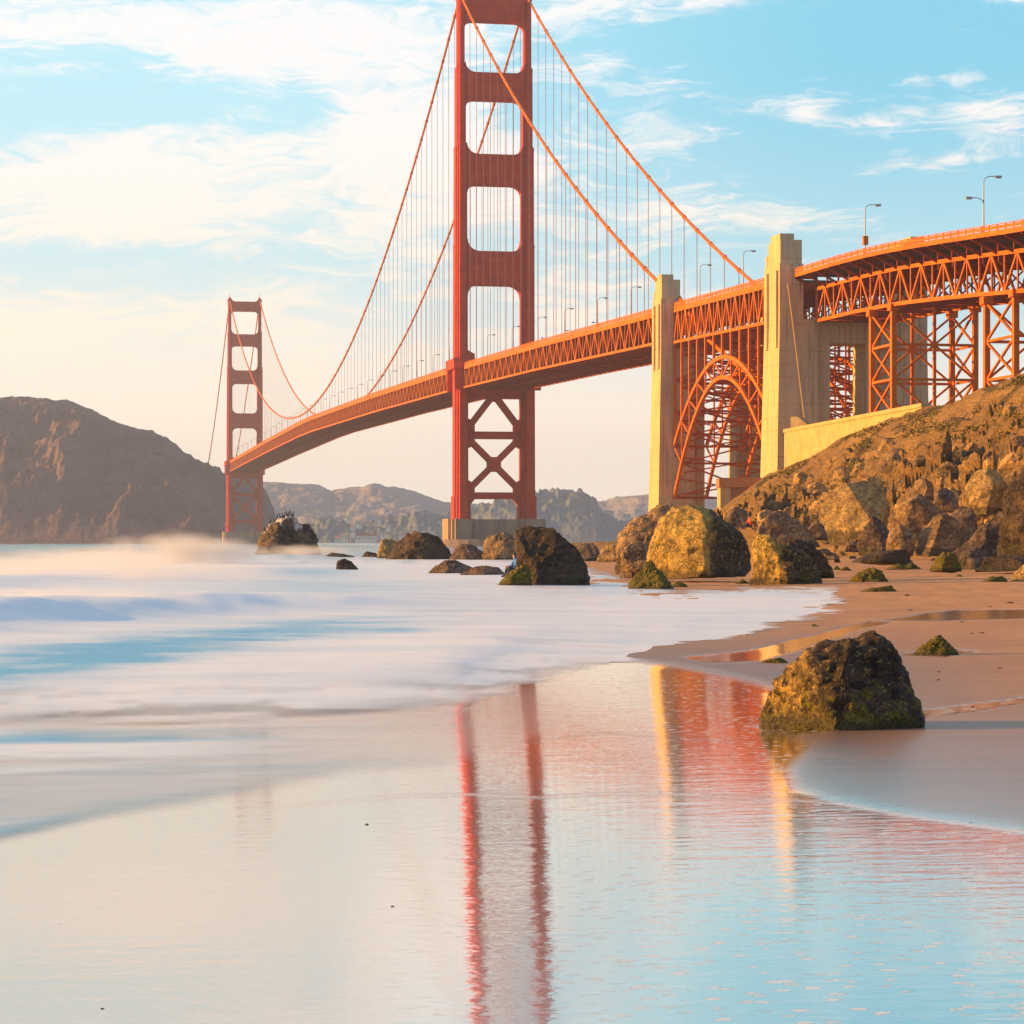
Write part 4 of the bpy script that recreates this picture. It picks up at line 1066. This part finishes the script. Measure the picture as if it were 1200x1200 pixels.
m_wood = land_mat('wooded_hill', (0.15, 0.185, 0.23), (0.125, 0.16, 0.20), (0.18, 0.20, 0.23), .02)
ridge_land('headland', [(-500, 430), (-400, 425), (-200, 445), (-60, 462), (0, 468), (30, 468), (50, 470), (85, 472), (100, 480), (130, 495), (155, 503), (180, 511), (200, 520), (215, 530), (235, 543), (250, 550), (262, 556), (290, 556), (303, 562), (312, 577), (322, 600), (328, 625), (335, 645), (360, 660)],
           2330, 2760, m_head, 1.6, 150, 34, 3, 'steep dark rocky headland on the left behind the far tower', gul_s=70)
ridge_land('far_hills', [(200, 560), (300, 566), (330, 567), (352, 569), (375, 572), (389, 577), (400, 575), (415, 572), (440, 571), (462, 572), (480, 577), (500, 583), (520, 590), (560, 594), (620, 590), (700, 590), (720, 586), (740, 582), (760, 580), (800, 580), (900, 590), (1100, 585), (1400, 570), (2200, 560)],
           4300, 5600, m_hill, 3, 70, 34, 11, 'pale hazy grass hills across the water between the towers', gul_s=150)
ridge_land('shore_hill', [(330, 640), (350, 622), (380, 612), (420, 618), (460, 606), (500, 604), (540, 606), (580, 592), (600, 584), (615, 580), (630, 578), (645, 578), (660, 579), (678, 580), (690, 586), (700, 593), (708, 604), (720, 612), (760, 614), (800, 622), (860, 638), (880, 645)],
           3500, 3900, m_wood, 1.6, 50, 18, 23, 'dark wooded hill on the far shore right of the nearer tower', gul_s=60, treeamp=26)

# small buildings along the far shore
m_white, t = mat('white_paint_wall'); t.bsdf((.72, .68, .62), .8)
m_roofr, t = mat('red_roof'); t.bsdf((.36, .10, .07), .8)
m_roofg, t = mat('grey_roof'); t.bsdf((.25, .25, .26), .8)
m_win, t = mat('window_glass'); t.bsdf((.04, .05, .06), .2)
def house(px_, py_, wpx, hpx, Y, roof, label, cat='house'):
    k = Y / F; w_, h_ = wpx * k, hpx * k; b = gp(px_, Y, py_)
    e = empty('shore_house', b); tag(e, label, cat, 'buildings on the far shore')
    mb = MB(); mb.box(-w_ / 2, w_ / 2, 0, 12, -4, h_); mb.build('wall', m_white, e)
    mb = MB(); r_ = h_ * .45; mb.add([(-w_ / 2 - .6, -.6, h_ + .01), (w_ / 2 + .6, -.6, h_ + .01), (w_ / 2 + .6, 12.6, h_ + .01), (-w_ / 2 - .6, 12.6, h_ + .01), (-w_ / 2, 6, h_ + r_), (w_ / 2, 6, h_ + r_)],
                                     [(0, 1, 5, 4), (2, 3, 4, 5), (0, 4, 3), (1, 2, 5), (3, 2, 1, 0)]); mb.build('roof', m_roofr if roof else m_roofg, e)
    n = max(2, int(w_ / 4))
    for i in range(n):
        cx = -w_ / 2 + (i + .5) * w_ / n
        mb = MB(); mb.box(cx - .7, cx + .7, -.08, .1, h_ * .35, h_ * .75); mb.build('window', m_win, e)
hs = [(428, 634, 24, 6, 1, 'long low white boathouse with a red roof at the waterline'), (403, 633, 9, 6, 0, 'white house beside the small wharf'),
      (413, 627, 6, 8, 0, 'tall narrow white house behind the boathouse'), (395, 634, 6, 4, 1, 'tiny red roofed shed, leftmost on the far shore'), (448, 629, 6, 5, 0, 'white cottage right of the boathouse'),
      (420, 616, 6, 4, 0, 'white house up the slope above the boathouse'), (409, 610, 5, 4, 0, 'small white house highest on the slope'), (455, 620, 5, 5, 0, 'white house among trees right of the boathouse'),
      (444, 612, 4, 6, 0, 'narrow white house on the slope among dark trees'), (472, 630, 9, 3, 1, 'low red roofed building behind the surf rocks')]
for px_, py_, w_, h_, r_, lb in hs: house(px_, py_, w_, h_, 3480, r_, lb)
for i, (px_, py_) in enumerate(((715, 604), (735, 608), (748, 602))): house(px_, py_, 9 - i, 4, 3850, 0, ['long pale house above the far wooded shore, left of three', 'pale house above the far wooded shore, middle of three', 'pale house nearest the sunlit pylon on the far shore'][i])

# ------------------------------------------------------------------ rocks
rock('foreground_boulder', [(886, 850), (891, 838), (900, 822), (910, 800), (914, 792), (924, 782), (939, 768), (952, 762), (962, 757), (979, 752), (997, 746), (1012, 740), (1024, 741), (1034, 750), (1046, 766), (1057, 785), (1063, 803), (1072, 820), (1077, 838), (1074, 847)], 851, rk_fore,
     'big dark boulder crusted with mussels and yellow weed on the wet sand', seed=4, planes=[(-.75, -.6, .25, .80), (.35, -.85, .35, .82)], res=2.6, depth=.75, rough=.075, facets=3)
rock('mossy_rock', [(1070, 767), (1078, 760), (1090, 752), (1102, 744), (1110, 750), (1118, 760), (1124, 766)], 767, rk_moss, 'small pyramid of green moss covered rock in a shallow puddle', seed=5, res=1.4, depth=.7, rough=.12, facets=5)
rock('sea_rock', [(603, 685), (606, 655), (603, 640), (605, 624), (613, 617), (630, 616), (648, 621), (662, 631), (673, 641), (683, 655), (690, 668), (693, 684)], 685, rk_dark,
     'dark leaning rock with a narrow sunlit face standing in white surf', seed=6, planes=[(.30, -.93, .12, .6), (-.6, -.8, .1, .8)], res=1.8, depth=.8, rough=.06, facets=10, Y=95)
rock('mossy_rock', [(582, 686), (592, 677), (601, 670), (610, 663), (618, 664), (624, 686)], 686, rk_moss, 'mossy yellow rock foot at the left of the leaning surf rock', seed=7, depth=.8, Y=93.5, facets=4, rough=.13)
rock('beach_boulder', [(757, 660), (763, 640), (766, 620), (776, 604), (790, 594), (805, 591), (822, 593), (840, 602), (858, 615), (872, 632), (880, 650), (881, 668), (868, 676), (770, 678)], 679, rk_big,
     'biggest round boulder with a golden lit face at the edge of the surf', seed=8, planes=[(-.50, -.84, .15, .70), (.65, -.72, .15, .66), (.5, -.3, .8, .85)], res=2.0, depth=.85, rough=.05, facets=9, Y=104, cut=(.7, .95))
rock('beach_boulder', [(722, 640), (729, 626), (740, 613), (755, 602), (772, 593), (790, 590), (800, 596), (805, 640), (800, 668)], 668, rk_tan, 'tan boulder directly behind the biggest golden boulder', seed=9, Y=128, res=1.3)
rock('beach_boulder', [(727, 668), (727, 655), (730, 641), (745, 635), (760, 640), (768, 655), (776, 672)], 674, rk_tan, 'brown boulder against the left side of the biggest golden boulder', seed=10, Y=110, res=1.2)
rock('mossy_rock', [(737, 690), (745, 676), (755, 661), (764, 658), (778, 676), (790, 690)], 690, rk_moss, 'dark pointed rock with a green crest in front of the biggest boulder', seed=11, Y=88, res=1.4, rough=.13)
rock('mossy_rock', [(785, 687), (795, 681), (803, 684), (806, 687)], 687, rk_moss, 'little green rock at the right foot of the biggest boulder', seed=12, Y=92, facets=3, res=.6)
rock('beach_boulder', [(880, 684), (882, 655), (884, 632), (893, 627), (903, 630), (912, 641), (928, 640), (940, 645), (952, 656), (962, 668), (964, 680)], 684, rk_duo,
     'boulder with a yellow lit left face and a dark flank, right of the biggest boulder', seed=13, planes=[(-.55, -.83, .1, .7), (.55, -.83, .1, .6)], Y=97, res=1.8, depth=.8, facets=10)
rock('beach_boulder', [(905, 672), (908, 634), (925, 632), (940, 634), (952, 642), (965, 655), (976, 668), (977, 673)], 674, rk_dark, 'dark boulder leaning on the back of the yellow faced boulder', seed=14, Y=112, res=1.3)
# rocks in the surf
rock('cormorant_rock', [(298, 651), (302, 636), (310, 624), (320, 614), (330, 608), (341, 604), (347, 607), (352, 613), (360, 614), (366, 620), (371, 632), (375, 651)], 652, rk_guano,
     'steep sea rock whitened by droppings with a row of black birds on top', 'sea rock', seed=15, planes=[(-.6, -.7, .4, .8), (.5, -.8, .3, .6)], Y=290, res=2.0, depth=.8, rough=.08)
SURF = 'low rocks in the surf'
rock('sea_rock', [(393, 670), (396, 658), (404, 654), (412, 658), (421, 669)], 670, rk_dark, 'lone small dark rock in open white water', 'sea rock', SURF, seed=16, Y=140, res=.8, facets=4)
rock('sea_rock', [(380, 652), (390, 648), (402, 649), (416, 652)], 653, rk_dark, 'flat dark reef just right of the bird rock', 'sea rock', SURF, seed=17, Y=262, res=.6, facets=2)
rock('sea_rock', [(423, 652), (430, 646), (439, 648), (447, 653)], 653, rk_dark, 'small low rock left of the clustered surf rocks', 'sea rock', SURF, seed=18, Y=265, res=.6, facets=3)
rock('sea_rock', [(442, 653), (444, 640), (447, 632), (458, 631), (466, 636), (470, 655)], 655, rk_gold, 'square rock with a bright orange lit face in the surf cluster', 'sea rock', SURF, seed=19, Y=248, res=.9)
rock('sea_rock', [(452, 656), (462, 645), (468, 632), (473, 625), (483, 621), (490, 624), (500, 625), (514, 632), (522, 640), (530, 650), (532, 657)], 657, rk_dark, 'largest dark rock of the surf cluster left of the nearer tower', 'sea rock', SURF, seed=20, Y=232, res=1.4)
rock('sea_rock', [(526, 655), (533, 642), (543, 637), (556, 640), (568, 648), (572, 656)], 657, rk_grey, 'brown rock in front of the nearer tower pier', 'sea rock', SURF, seed=21, Y=228, res=.9)
rock('sea_rock', [(564, 655), (568, 638), (576, 628), (588, 624), (598, 627), (606, 636), (611, 655)], 657, rk_tan, 'rounded tan rock between the tower pier and the leaning rock', 'sea rock', SURF, seed=22, Y=226, res=1.1)
rock('sea_rock', [(501, 673), (510, 663), (522, 658), (532, 656), (545, 661), (556, 668), (558, 673)], 673, rk_grey, 'low brown rock awash in front of the surf cluster', 'sea rock', SURF, seed=23, Y=128, res=1.0, facets=5)
rock('sea_rock', [(537, 674), (552, 666), (568, 663), (583, 665), (592, 673)], 674, rk_grey, 'flat brown rock awash left of the leaning rock', 'sea rock', SURF, seed=24, Y=122, res=.8, facets=4)
rock('sea_rock', [(672, 656), (675, 641), (684, 634), (695, 637), (703, 648), (704, 656)], 657, rk_grey, 'greyish rock right behind the leaning rock', 'sea rock', SURF, seed=25, Y=215, res=.9)
rock('sea_rock', [(699, 658), (704, 644), (713, 638), (724, 640), (730, 647), (732, 658)], 658, rk_gold, 'golden rock left of the tan boulder at the end of the beach', 'sea rock', SURF, seed=26, Y=205, res=.9)
# boulders at the foot of the bluff
FT = 'boulders below the bluff'
def bluffrock(prof, base, m, label, Y, seed, **kw): return rock('boulder', prof, base, m, label, 'boulder', FT, Y=Y, seed=seed, **{**dict(facets=15, cut=(.55, .86), rough=.05), **kw})
bluffrock([(953, 628), (954, 604), (960, 586), (975, 574), (990, 567), (1012, 563), (1034, 560), (1041, 570), (1045, 598), (1050, 628)], 630, rk_gold, 'largest block below the bluff with a cracked golden face', 200, 31, planes=[(-.48, -.85, .2, .6), (.8, -.55, .1, .75)], res=1.7)
bluffrock([(884, 634), (890, 612), (902, 602), (915, 598), (930, 604), (945, 614), (956, 632)], 638, rk_tan, 'split tan boulder behind the yellow faced boulder', 175, 32, res=1.2)
bluffrock([(1126, 590), (1130, 563), (1143, 551), (1163, 549), (1182, 556), (1186, 577), (1178, 598)], 600, rk_gold, 'high perched orange lit block half way up the right of the bluff', 195, 33, planes=[(-.48, -.85, .1, .6), (.8, -.3, .5, .7)], res=1.3)
bluffrock([(1038, 622), (1042, 602), (1058, 590), (1078, 578), (1098, 581), (1110, 598), (1112, 624)], 628, rk_tan, 'broad boulder with a sunlit left end right of the largest block', 172, 34, planes=[(-.7, -.7, .1, .75), (.6, -.75, .2, .6)], res=1.3)
bluffrock([(1065, 645), (1073, 625), (1088, 608), (1108, 600), (1124, 612), (1132, 645)], 648, rk_tan, 'rounded pale boulder in front of the broad one', 150, 35, res=1.2)
bluffrock([(1000, 645), (1010, 622), (1020, 605), (1032, 608), (1044, 626), (1050, 646)], 648, rk_grey, 'dark wedge shaped boulder below the largest block', 150, 36, res=1.1)
bluffrock([(1038, 643), (1042, 622), (1056, 614), (1070, 622), (1076, 646)], 649, rk_tan, 'small tan boulder between the wedge and the rounded one', 146, 37)
bluffrock([(1088, 668), (1095, 656), (1106, 646), (1118, 647), (1128, 663)], 668, rk_moss, 'dark and yellow rock at the top of the sand', 118, 38, res=1.1, rough=.07)
bluffrock([(1118, 662), (1126, 648), (1142, 641), (1158, 648), (1164, 662)], 663, rk_grey, 'low fractured boulder right of the dark and yellow rock', 125, 39, res=1.0)
bluffrock([(1000, 657), (1016, 650), (1038, 645), (1060, 643), (1068, 652)], 658, rk_dark, 'long flat blue grey slab lying on the sand', 138, 40, facets=5)
bluffrock([(1105, 655), (1128, 640), (1152, 618), (1176, 594), (1190, 596), (1194, 620), (1186, 655)], 658, rk_grey, 'slanting layered slab leaning up to the right', 140, 41, res=1.4, depth=.6, rough=.10)
bluffrock([(1160, 655), (1174, 610), (1183, 575), (1190, 545), (1201, 522), (1222, 500), (1262, 515), (1280, 600), (1285, 655)], 658, rk_dark, 'tall dark outcrop cut off by the right edge of the photo', 128, 42, res=1.8, depth=.7, rough=.09)
bluffrock([(1185, 684), (1189, 672), (1200, 661), (1216, 658), (1232, 668), (1238, 685)], 686, rk_gold, 'yellow weedy rock at the right edge on the sand', 96, 43, res=1.1)
bluffrock([(1110, 620), (1116, 600), (1128, 590), (1140, 597), (1150, 620)], 625, rk_grey, 'grey boulder left below the perched orange block', 168, 44)
bluffrock([(1116, 642), (1122, 622), (1134, 614), (1146, 622), (1150, 644)], 646, rk_tan, 'yellowish boulder in the gap left of the slanting slab', 150, 45)
bluffrock([(1090, 590), (1096, 576), (1106, 570), (1118, 578), (1124, 594)], 598, rk_grey, 'shadowed boulder above the broad boulder', 185, 46)
bluffrock([(1140, 665), (1150, 654), (1172, 650), (1200, 652), (1230, 664)], 666, rk_dark, 'low dark ledge below the tall outcrop', 118, 47, facets=6)
bluffrock([(846, 612), (852, 600), (862, 594), (874, 598), (880, 612)], 616, rk_grey, 'shaded boulder at the left foot of the bluff behind the biggest boulder', 220, 48)
bluffrock([(942, 622), (948, 612), (958, 608), (966, 616), (970, 628)], 632, rk_grey, 'dark rubble block left of the largest block', 178, 49, res=.7)
bluffrock([(1066, 578), (1070, 566), (1082, 560), (1094, 566), (1098, 580)], 584, rk_tan, 'small golden outcrop on the slope above the broad boulder', 210, 50, res=.8)
# scattered small rocks
rnd = random.Random(21)
for i in range(64):
    px_ = rnd.uniform(935, 1190); py_ = rnd.uniform(634, 662) if i < 44 else rnd.uniform(600, 640)
    if i < 44:
        Yp = ground_hit(px_, max(py_, 646)); Yp = min(Yp, 190)
    else: Yp = rnd.uniform(150, 190)
    s_ = rnd.uniform(2.5, 9) * (1 if i < 44 else 1.5); hh_ = s_ * rnd.uniform(.5, .9)
    if i >= 44:
        h_ = bluff_hit(px_, py_)
        if h_ is None: continue
        Yp = h_.y
    rock('small_rock', [(px_ - s_, py_), (px_ - s_ * .7, py_ - hh_ * .7), (px_ - s_ * .1, py_ - hh_), (px_ + s_ * .6, py_ - hh_ * .75), (px_ + s_, py_)], py_ + 1, rnd.choice([rk_dark, rk_grey, rk_tan, rk_grey]),
         'small loose rock among the boulders at the foot of the bluff', 'rock', 'small rocks strewn below the bluff', Y=Yp, seed=100 + i, res=.4, facets=5, rough=.08)
for i in range(70):
    px_ = rnd.uniform(900, 1195); yl = float(ip(SKY_L, px_)); py_ = yl + 22 + (625 - yl - 22) * rnd.random() ** .7
    h_ = bluff_hit(px_, py_)
    if h_ is None: continue
    s_ = rnd.uniform(7, 22) * (.5 + .5 * (py_ - yl) / (630 - yl)) ; hh_ = s_ * rnd.uniform(.6, 1.2); lean = rnd.uniform(-.4, .5) * s_
    rock('embedded_rock', [(px_ - s_, py_), (px_ - s_ * .8 + lean * .4, py_ - hh_ * .75), (px_ + lean - s_ * .2, py_ - hh_), (px_ + s_ * .55 + lean * .5, py_ - hh_ * .8), (px_ + s_, py_)], py_ + 2, rnd.choice([rk_bluff, rk_bluff, rk_tan]),
         'jagged rock outcrop embedded in the slope of the bluff', 'rock', 'outcrops embedded in the bluff', Y=h_.y + s_ * h_.y / F * .3, seed=300 + i, res=.55, facets=9, rough=.10, cut=(.5, .85), sink=.4)
# weed covered low rocks lying on the sand
for k, (pr, b, lb) in enumerate([
        ([(994, 682), (1004, 672), (1018, 667), (1032, 670), (1041, 681)], 682, 'rounded green weed covered rock on the sand'),
        ([(1008, 693), (1022, 689), (1036, 687), (1044, 686), (1050, 692)], 693, 'flat green weedy rock just above the surf edge'),
        ([(1036, 667), (1052, 661), (1066, 660), (1080, 666)], 667, 'low strip of green weedy rock at the top of the sand'),
        ([(1148, 682), (1162, 677), (1174, 675), (1182, 679)], 682, 'small dark weed clump near the right edge of the sand'),
        ([(1118, 676), (1124, 673), (1130, 676)], 676, 'tiny dark stone on the upper sand'),
        ([(1140, 665), (1148, 661), (1156, 665)], 666, 'tiny dark stone by the ledge'),
        ([(889, 777), (900, 773), (914, 771), (922, 775)], 777, 'flat dark weed scrap on the wet sand left of the foreground boulder'),
        ([(975, 668), (981, 663), (986, 668)], 668, 'small dark stone right of the dark leaning boulder'),
        ([(985, 667), (992, 664), (998, 668)], 669, 'second small dark stone right of the dark leaning boulder'),
        ([(862, 683), (870, 679), (878, 683)], 684, 'small green weed patch between the two large boulders')]):
    rock('weedy_rock', pr, b, rk_moss, lb, 'rock', seed=200 + k, res=.8, facets=5, rough=.15)

for i in range(26):
    if i < 20: px_, py_ = rnd.uniform(930, 1195), rnd.uniform(688, 800)
    else: px_, py_ = [(430, 966), (460, 1062), (120, 1182), (1138, 964), (1018, 898), (1140, 828)][i - 20]
    if 885 < px_ < 1090 and 735 < py_: continue
    s_ = rnd.uniform(1.2, 5) if i < 20 else 2.2; hh_ = s_ * rnd.uniform(.2, .4)
    rock('kelp_scrap', [(px_ - s_, py_), (px_ - s_ * .4, py_ - hh_), (px_ + s_ * .5, py_ - hh_ * .8), (px_ + s_, py_)], py_ + .3, rk_dark if i % 3 else rk_moss,
         'small dark scrap of weed or stone lying on the sand', 'debris', 'scraps strewn on the sand', seed=500 + i, res=.3, facets=2, rough=.2)

# ------------------------------------------------------------------ cormorants on the sea rock
_dg = bpy.context.evaluated_depsgraph_get(); _dg.update()
cr = [o for o in bpy.data.objects if o.name == 'cormorant_rock'][0]
_cb = BVHTree.FromPolygons([cr.matrix_basis @ v.co for v in cr.data.vertices], [tuple(p.vertices) for p in cr.data.polygons])
mb = MB(); mb.tube([(-.28, 0, .10), (-.12, 0, .22), (0, 0, .42), (.05, 0, .62), (.03, 0, .76), (.05, 0, .86), (.13, 0, .90), (.27, 0, .89)], [.03, .10, .16, .12, .055, .05, .055, .012], 8)
bo = mb.build('cormorant', m_dark, smooth=True); bird_me = bo.data; bpy.data.objects.remove(bo)
wh = ['at the far left low on the ledge', 'second from the left on the low ledge', 'alone where the ledge steepens', 'first of the left pair near the top', 'second of the left pair near the top', 'left end of the summit row', 'second in the summit row', 'third in the summit row', 'fourth in the summit row', 'fifth in the summit row', 'right end of the summit row, apart']
for k, px_ in enumerate((310, 317, 320.5, 325, 328, 331, 333.5, 336, 338.5, 341, 344)):
    best = None
    for j in range(9):
        h_ = _cb.ray_cast(Vector(((px_ - 600) / F * 290, 287 + j * .7, 60)), Vector((0, 0, -1)))
        if h_[0] and (best is None or h_[0].z > best.z): best = h_[0]
    if best is None: continue
    o = bpy.data.objects.new('cormorant', bird_me); COL.objects.link(o); o.location = best - Vector((0, 0, .05)); o.rotation_euler.z = random.uniform(0, 6); o.scale = (.78,) * 3
    tag(o, 'black seabird on the whitened rock, ' + wh[k], 'bird', 'cormorants on the sea rock')

# ------------------------------------------------------------------ two small people among the rocks
m_or, t = mat('orange_jacket_cloth'); t.bsdf((.85, .10, .015), .7)
m_bl, t = mat('blue_jacket_cloth'); t.bsdf((.02, .16, .60), .7)
m_skin, t = mat('skin'); t.bsdf((.45, .25, .18), .6)
m_jean, t = mat('dark_trousers'); t.bsdf((.03, .04, .07), .8)
def person(loc, rz, jacket, label):
    J = {'pelvis': ((0, 0, .22), .15), 'waist': ((.03, 0, .38), .14), 'chest': ((.08, 0, .58), .16), 'neck': ((.12, 0, .74), .06), 'head': ((.15, 0, .86), .09), 'crown': ((.15, 0, .95), .075)}
    for s, q in ((-1, 'l'), (1, 'r')):
        J['sh' + q] = ((.09, .17 * s, .66), .07); J['el' + q] = ((.20, .26 * s, .44), .05); J['wr' + q] = ((.42, .14 * s, .42), .038); J['ha' + q] = ((.50, .10 * s, .42), .036)
        J['hp' + q] = ((.04, .10 * s, .18), .10); J['kn' + q] = ((.42, .15 * s, .40), .07); J['an' + q] = ((.50, .15 * s, .07), .045); J['to' + q] = ((.66, .17 * s, .03), .04)
    E_ = [('pelvis', 'waist'), ('waist', 'chest'), ('chest', 'neck'), ('neck', 'head'), ('head', 'crown')]
    for q in 'lr': E_ += [('chest', 'sh' + q), ('sh' + q, 'el' + q), ('el' + q, 'wr' + q), ('wr' + q, 'ha' + q), ('pelvis', 'hp' + q), ('hp' + q, 'kn' + q), ('kn' + q, 'an' + q), ('an' + q, 'to' + q)]
    nm = list(J); me = bpy.data.meshes.new('person'); me.from_pydata([J[n][0] for n in nm], [(nm.index(a), nm.index(b)) for a, b in E_], [])
    o = bpy.data.objects.new('person', me); COL.objects.link(o)
    md = o.modifiers.new('s', 'SKIN'); sk_ = me.skin_vertices[0].data
    for i, n in enumerate(nm): sk_[i].radius = (J[n][1],) * 2
    sk_[nm.index('pelvis')].use_root = True
    o.modifiers.new('u', 'SUBSURF').levels = 2; o.modifiers['u'].render_levels = 2
    dg = bpy.context.evaluated_depsgraph_get(); ev = bpy.data.meshes.new_from_object(o.evaluated_get(dg))
    o.modifiers.clear(); o.data = ev
    ev.materials.clear(); ev.materials.append(jacket); ev.materials.append(m_jean); ev.materials.append(m_skin)
    for p in ev.polygons:
        c_ = p.center; p.use_smooth = True
        p.material_index = 2 if (c_.z > .76 and c_.x > .17) or c_.x > .45 and c_.z > .36 and abs(c_.y) < .15 else (1 if c_.z < .30 or (c_.x > .22 and abs(c_.y) > .05 and c_.z < .46) else 0)
    # hair
    mb = MB()
    for i in range(5):
        a = i / 4 * 1.3; r_ = .105 * math.cos(a * .9); mb.v += [(.13 + r_ * math.cos(q * math.pi / 5), r_ * math.sin(q * math.pi / 5), .88 + .11 * math.sin(a * 1.1)) for q in range(10)]
    mb.f = [(i * 10 + j, i * 10 + (j + 1) % 10, (i + 1) * 10 + (j + 1) % 10, (i + 1) * 10 + j) for i in range(4) for j in range(10)] + [tuple(range(40, 50))]
    mb.build('hair', m_dark, o, smooth=True)
    o.location = loc; o.rotation_euler.z = rz; tag(o, label, 'person'); return o
h_ = ground_hit(606, 684)
person(gp(607, 97.5, z=.28), R(200), m_bl, 'person in a blue jacket crouching on the mossy foot of the leaning rock')
h_ = bluff_hit(880, 618) or Vector(gp(880, 240, 620))
person(gp(880, min(h_.y, 172), 620), R(200), m_or, 'person in an orange jacket sitting below the bluff')

# ------------------------------------------------------------------ spray thrown up by the breaking waves
def spray(px_, Y_, hx, hy, hz_, dens_, seed):
    m, t = mat('wave_spray'); o = t.obj(); x, y, z = t.xyz(o)
    r2 = t.m('ADD', t.m('ADD', t.m('POWER', t.m('DIVIDE', x, hx), 2.0), t.m('POWER', t.m('DIVIDE', y, hy), 2.0)), t.m('POWER', t.m('DIVIDE', z, hz_), 2.0))
    fall = t.ss(r2, 1.0, .05)
    n_ = t.noise(t.scl(o, (1 / hx, 1 / hy, .55 / hz_), (0, .25, 0)), 2.3, 4, .6)
    d_ = t.m('MULTIPLY', t.m('MULTIPLY', fall, t.ss(n_, .38, .68)), dens_)
    pv = t.node('ShaderNodeVolumePrincipled'); pv.inputs['Color'].default_value = (1, 1, 1, 1); pv.inputs['Anisotropy'].default_value = .5; t.put(pv.inputs['Density'], d_)
    oo = t.node('ShaderNodeOutputMaterial'); t.l.new(pv.outputs[0], oo.inputs['Volume'])
    mb = MB(); mb.box(-hx, hx, -hy, hy, -.2, hz_)
    e = mb.build('sea_spray', m); e.location = gp(px_, Y_, z=.15); tag(e, 'soft white spray blown off the breaking waves', kind='stuff')
spray(205, 185, 8, 8, 2.6, .55, 1)
spray(70, 150, 9, 7, 1.4, .30, 2)
spray(345, 268, 8, 7, 1.5, .40, 3)
spray(150, 105, 9, 5, 1.0, .35, 4)
spray(60, 56, 4.5, 2.5, .62, .7, 5)
spray(0, 110, 6, 6, 1.2, .25, 6)
spray(110, 130, 7, 7, 1.5, .22, 7)

# ------------------------------------------------------------------ sea haze
m_haze, t = mat('sea_haze')
pv = t.node('ShaderNodeVolumePrincipled'); pv.inputs['Color'].default_value = (.74, .85, 1.0, 1); pv.inputs['Density'].default_value = .000105; pv.inputs['Anisotropy'].default_value = .45
oo = t.node('ShaderNodeOutputMaterial'); t.l.new(pv.outputs[0], oo.inputs['Volume'])
mb = MB(); mb.box(-6100, 6100, -100, 7050, -4.5, 262)
hz = mb.build('haze', m_haze); tag(hz, 'thin pale sea haze', kind='stuff')
